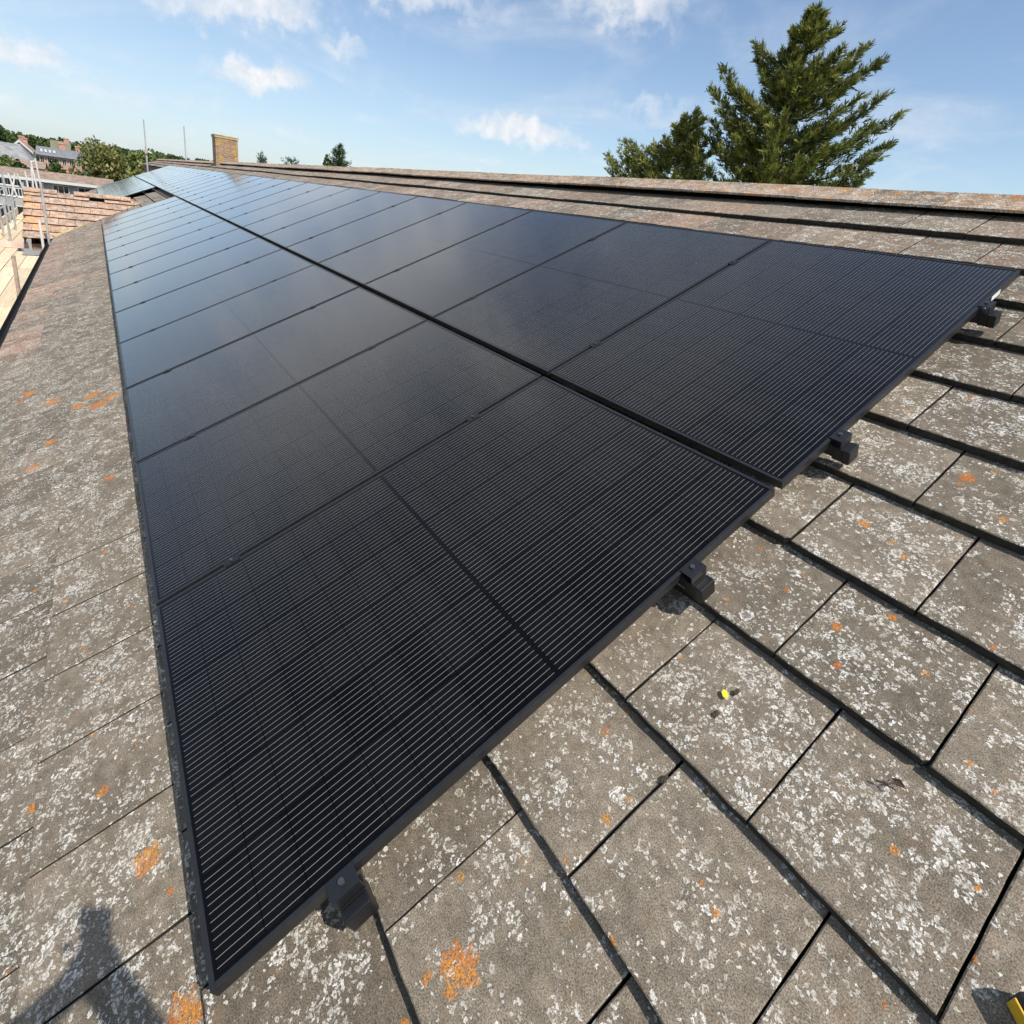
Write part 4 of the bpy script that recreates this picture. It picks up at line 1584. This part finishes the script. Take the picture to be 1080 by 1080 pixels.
M_SKIN = simple('skin', (0.50, 0.31, 0.22), 0.55)
M_CLOTH = simple('dark_workwear', (0.03, 0.035, 0.05), 0.9, 0, 30, .2)
M_HAIR = simple('dark_hair', (0.03, 0.02, 0.012), 0.7)
per = empty('person', 'person standing on the tiles holding up a phone, only the shadow falls in view', 'person', P(0, 0, roofz(P(0, 0, 0))))
inv = -Vector(per.location)
fl, fr_ = P(-.04, -.14, 0), P(.02, .14, 0)
zl, zr_ = roofz(fl) + .02, roofz(fr_) + .02
zh = (zl + zr_) / 2 + .90
zs = CAM.z - .27
hL, hR = CAM - FWD * .020 - RIGHT * .047 - DOWN * -.035, CAM - FWD * .020 + RIGHT * .047 - DOWN * -.035
hL = hL + DOWN * .034; hR = hR + DOWN * .034
body = [
    (P(-.02, 0, zh), .135),             # 0 pelvis
    (P(-.03, 0, zh + .22), .125),       # 1 waist
    (P(-.02, 0, zs - .10), .155),       # 2 chest
    (P(-.02, 0, zs + .05), .065),       # 3 neck
    (P(.00, 0, zs + .14), .055),        # 4
    (P(.02, 0, zs + .245), .095),       # 5 head
    (P(.03, 0, zs + .345), .075),       # 6 crown
    (P(-.02, -.19, zs), .065), (P(.18, -.44, zs - .10), .055), (hL + Vector((0, 0, -.035)) - R2 * .095 - F2 * .02, .038), (hL, .038),   # 7-10 left arm
    (P(-.02, .19, zs), .065), (P(.12, .38, zs - .20), .050), (hR + Vector((0, 0, -.065)) + R2 * .075 - F2 * .02, .032), (hR, .038),     # 11-14 right arm
    (P(-.02, -.10, zh - .06), .095), (P(.03, -.12, (zh + zl) / 2), .065), (P(-.05, -.14, zl + .09), .045), (P(.09, -.15, zl + .04), .04),
    (P(-.02, .10, zh - .06), .095), (P(.06, .13, (zh + zr_) / 2), .065), (P(.0, .14, zr_ + .09), .045), (P(.14, .15, zr_ + .04), .04),
]
edges = [(0, 1), (1, 2), (2, 3), (3, 4), (4, 5), (5, 6), (2, 7), (7, 8), (8, 9), (9, 10), (2, 11), (11, 12), (12, 13), (13, 14), (0, 15), (15, 16), (16, 17), (17, 18), (0, 19), (19, 20), (20, 21), (21, 22)]
M_BODY, bgr, bbs = new_mat('dark_workwear_and_skin')
bz = bgr.sep(bgr.node('ShaderNodeTexCoord').outputs['Object'])[2]
bgr.put(bbs.inputs['Base Color'], bgr.mix(bgr.m('GREATER_THAN', bz, zs + .075 - per.location.z), (0.03, 0.035, 0.05), (0.50, 0.31, 0.22)))
bbs.inputs['Roughness'].default_value = 0.8
skin('body', [(p + inv, r) for p, r in body], edges, M_BODY, per)
fc = MB()
hc = P(.02, 0, zs + .235) + inv
fc.tube(hc + F2 * .085 + Vector((0, 0, .03)), hc + F2 * .118 - Vector((0, 0, .012)), .008, .014, 8)
for s_ in (-1, 1):
    e_ = hc + R2 * s_ * .098
    fc.tube(e_ - R2 * s_ * .012, e_ + R2 * s_ * .010 - F2 * .012, .030, .026, 10)
fc.build('nose_and_ears', M_SKIN, per, smooth=True)
ey = MB()
for s_ in (-1, 1):
    e_ = hc + R2 * s_ * .034 + F2 * .083 + Vector((0, 0, .022))
    ey.tube(e_, e_ + F2 * .012, .013, .008, 8)
ey.build('eyes', M_WHITE, per)
mo = MB()
mo.box((-.026, -.006, -.006), (.026, .006, .006), bev=.003, fr=lambda p: hc + F2 * (.088 + p.y) + R2 * p.x + Vector((0, 0, p.z - .045)))
mo.build('mouth', simple('lips', (0.36, 0.14, 0.12), .5), per)
# fingers closed round the phone's sides
fg = []
fe = []
for s_, h in ((-1, hL), (1, hR)):
    for k in range(4):
        b0 = len(fg)
        o_ = DOWN * (-.028 + k * .019)
        fg += [(h + o_ + RIGHT * s_ * .012 + inv, .008), (h + o_ + RIGHT * s_ * .010 - FWD * .014 + inv, .008), (h + o_ - RIGHT * s_ * .012 - FWD * .016 + inv, .007)]
        fe += [(b0, b0 + 1), (b0 + 1, b0 + 2)]
    b0 = len(fg)
    fg += [(h + DOWN * .04 + RIGHT * s_ * .012 + inv, .011), (h + DOWN * .015 + RIGHT * s_ * .022 - FWD * .01 + inv, .010), (h - DOWN * .02 + RIGHT * s_ * .006 - FWD * .022 + inv, .008)]
    fe += [(b0, b0 + 1), (b0 + 1, b0 + 2)]
skin('fingers', fg, fe, M_SKIN, per, 0, 1)
hd = MB()
o = lump('hair', (.098, .105, .10), M_HAIR, 4, 0, 0, 0, None, None)
o.parent = per
o.matrix_basis = Matrix.Translation(P(.0, 0, zs + .30) + inv)
ph = MB()
ph.box((-.036, -.120, -.004), (.036, .030, .004), bev=.004)
o = ph.build('phone', M_CAP)
mm = Matrix((RIGHT, -DOWN, -FWD)).transposed().to_4x4()
mm.translation = CAM - FWD * .014
o.matrix_world = mm
tag(o, 'black phone held up by the person behind the view', 'phone')
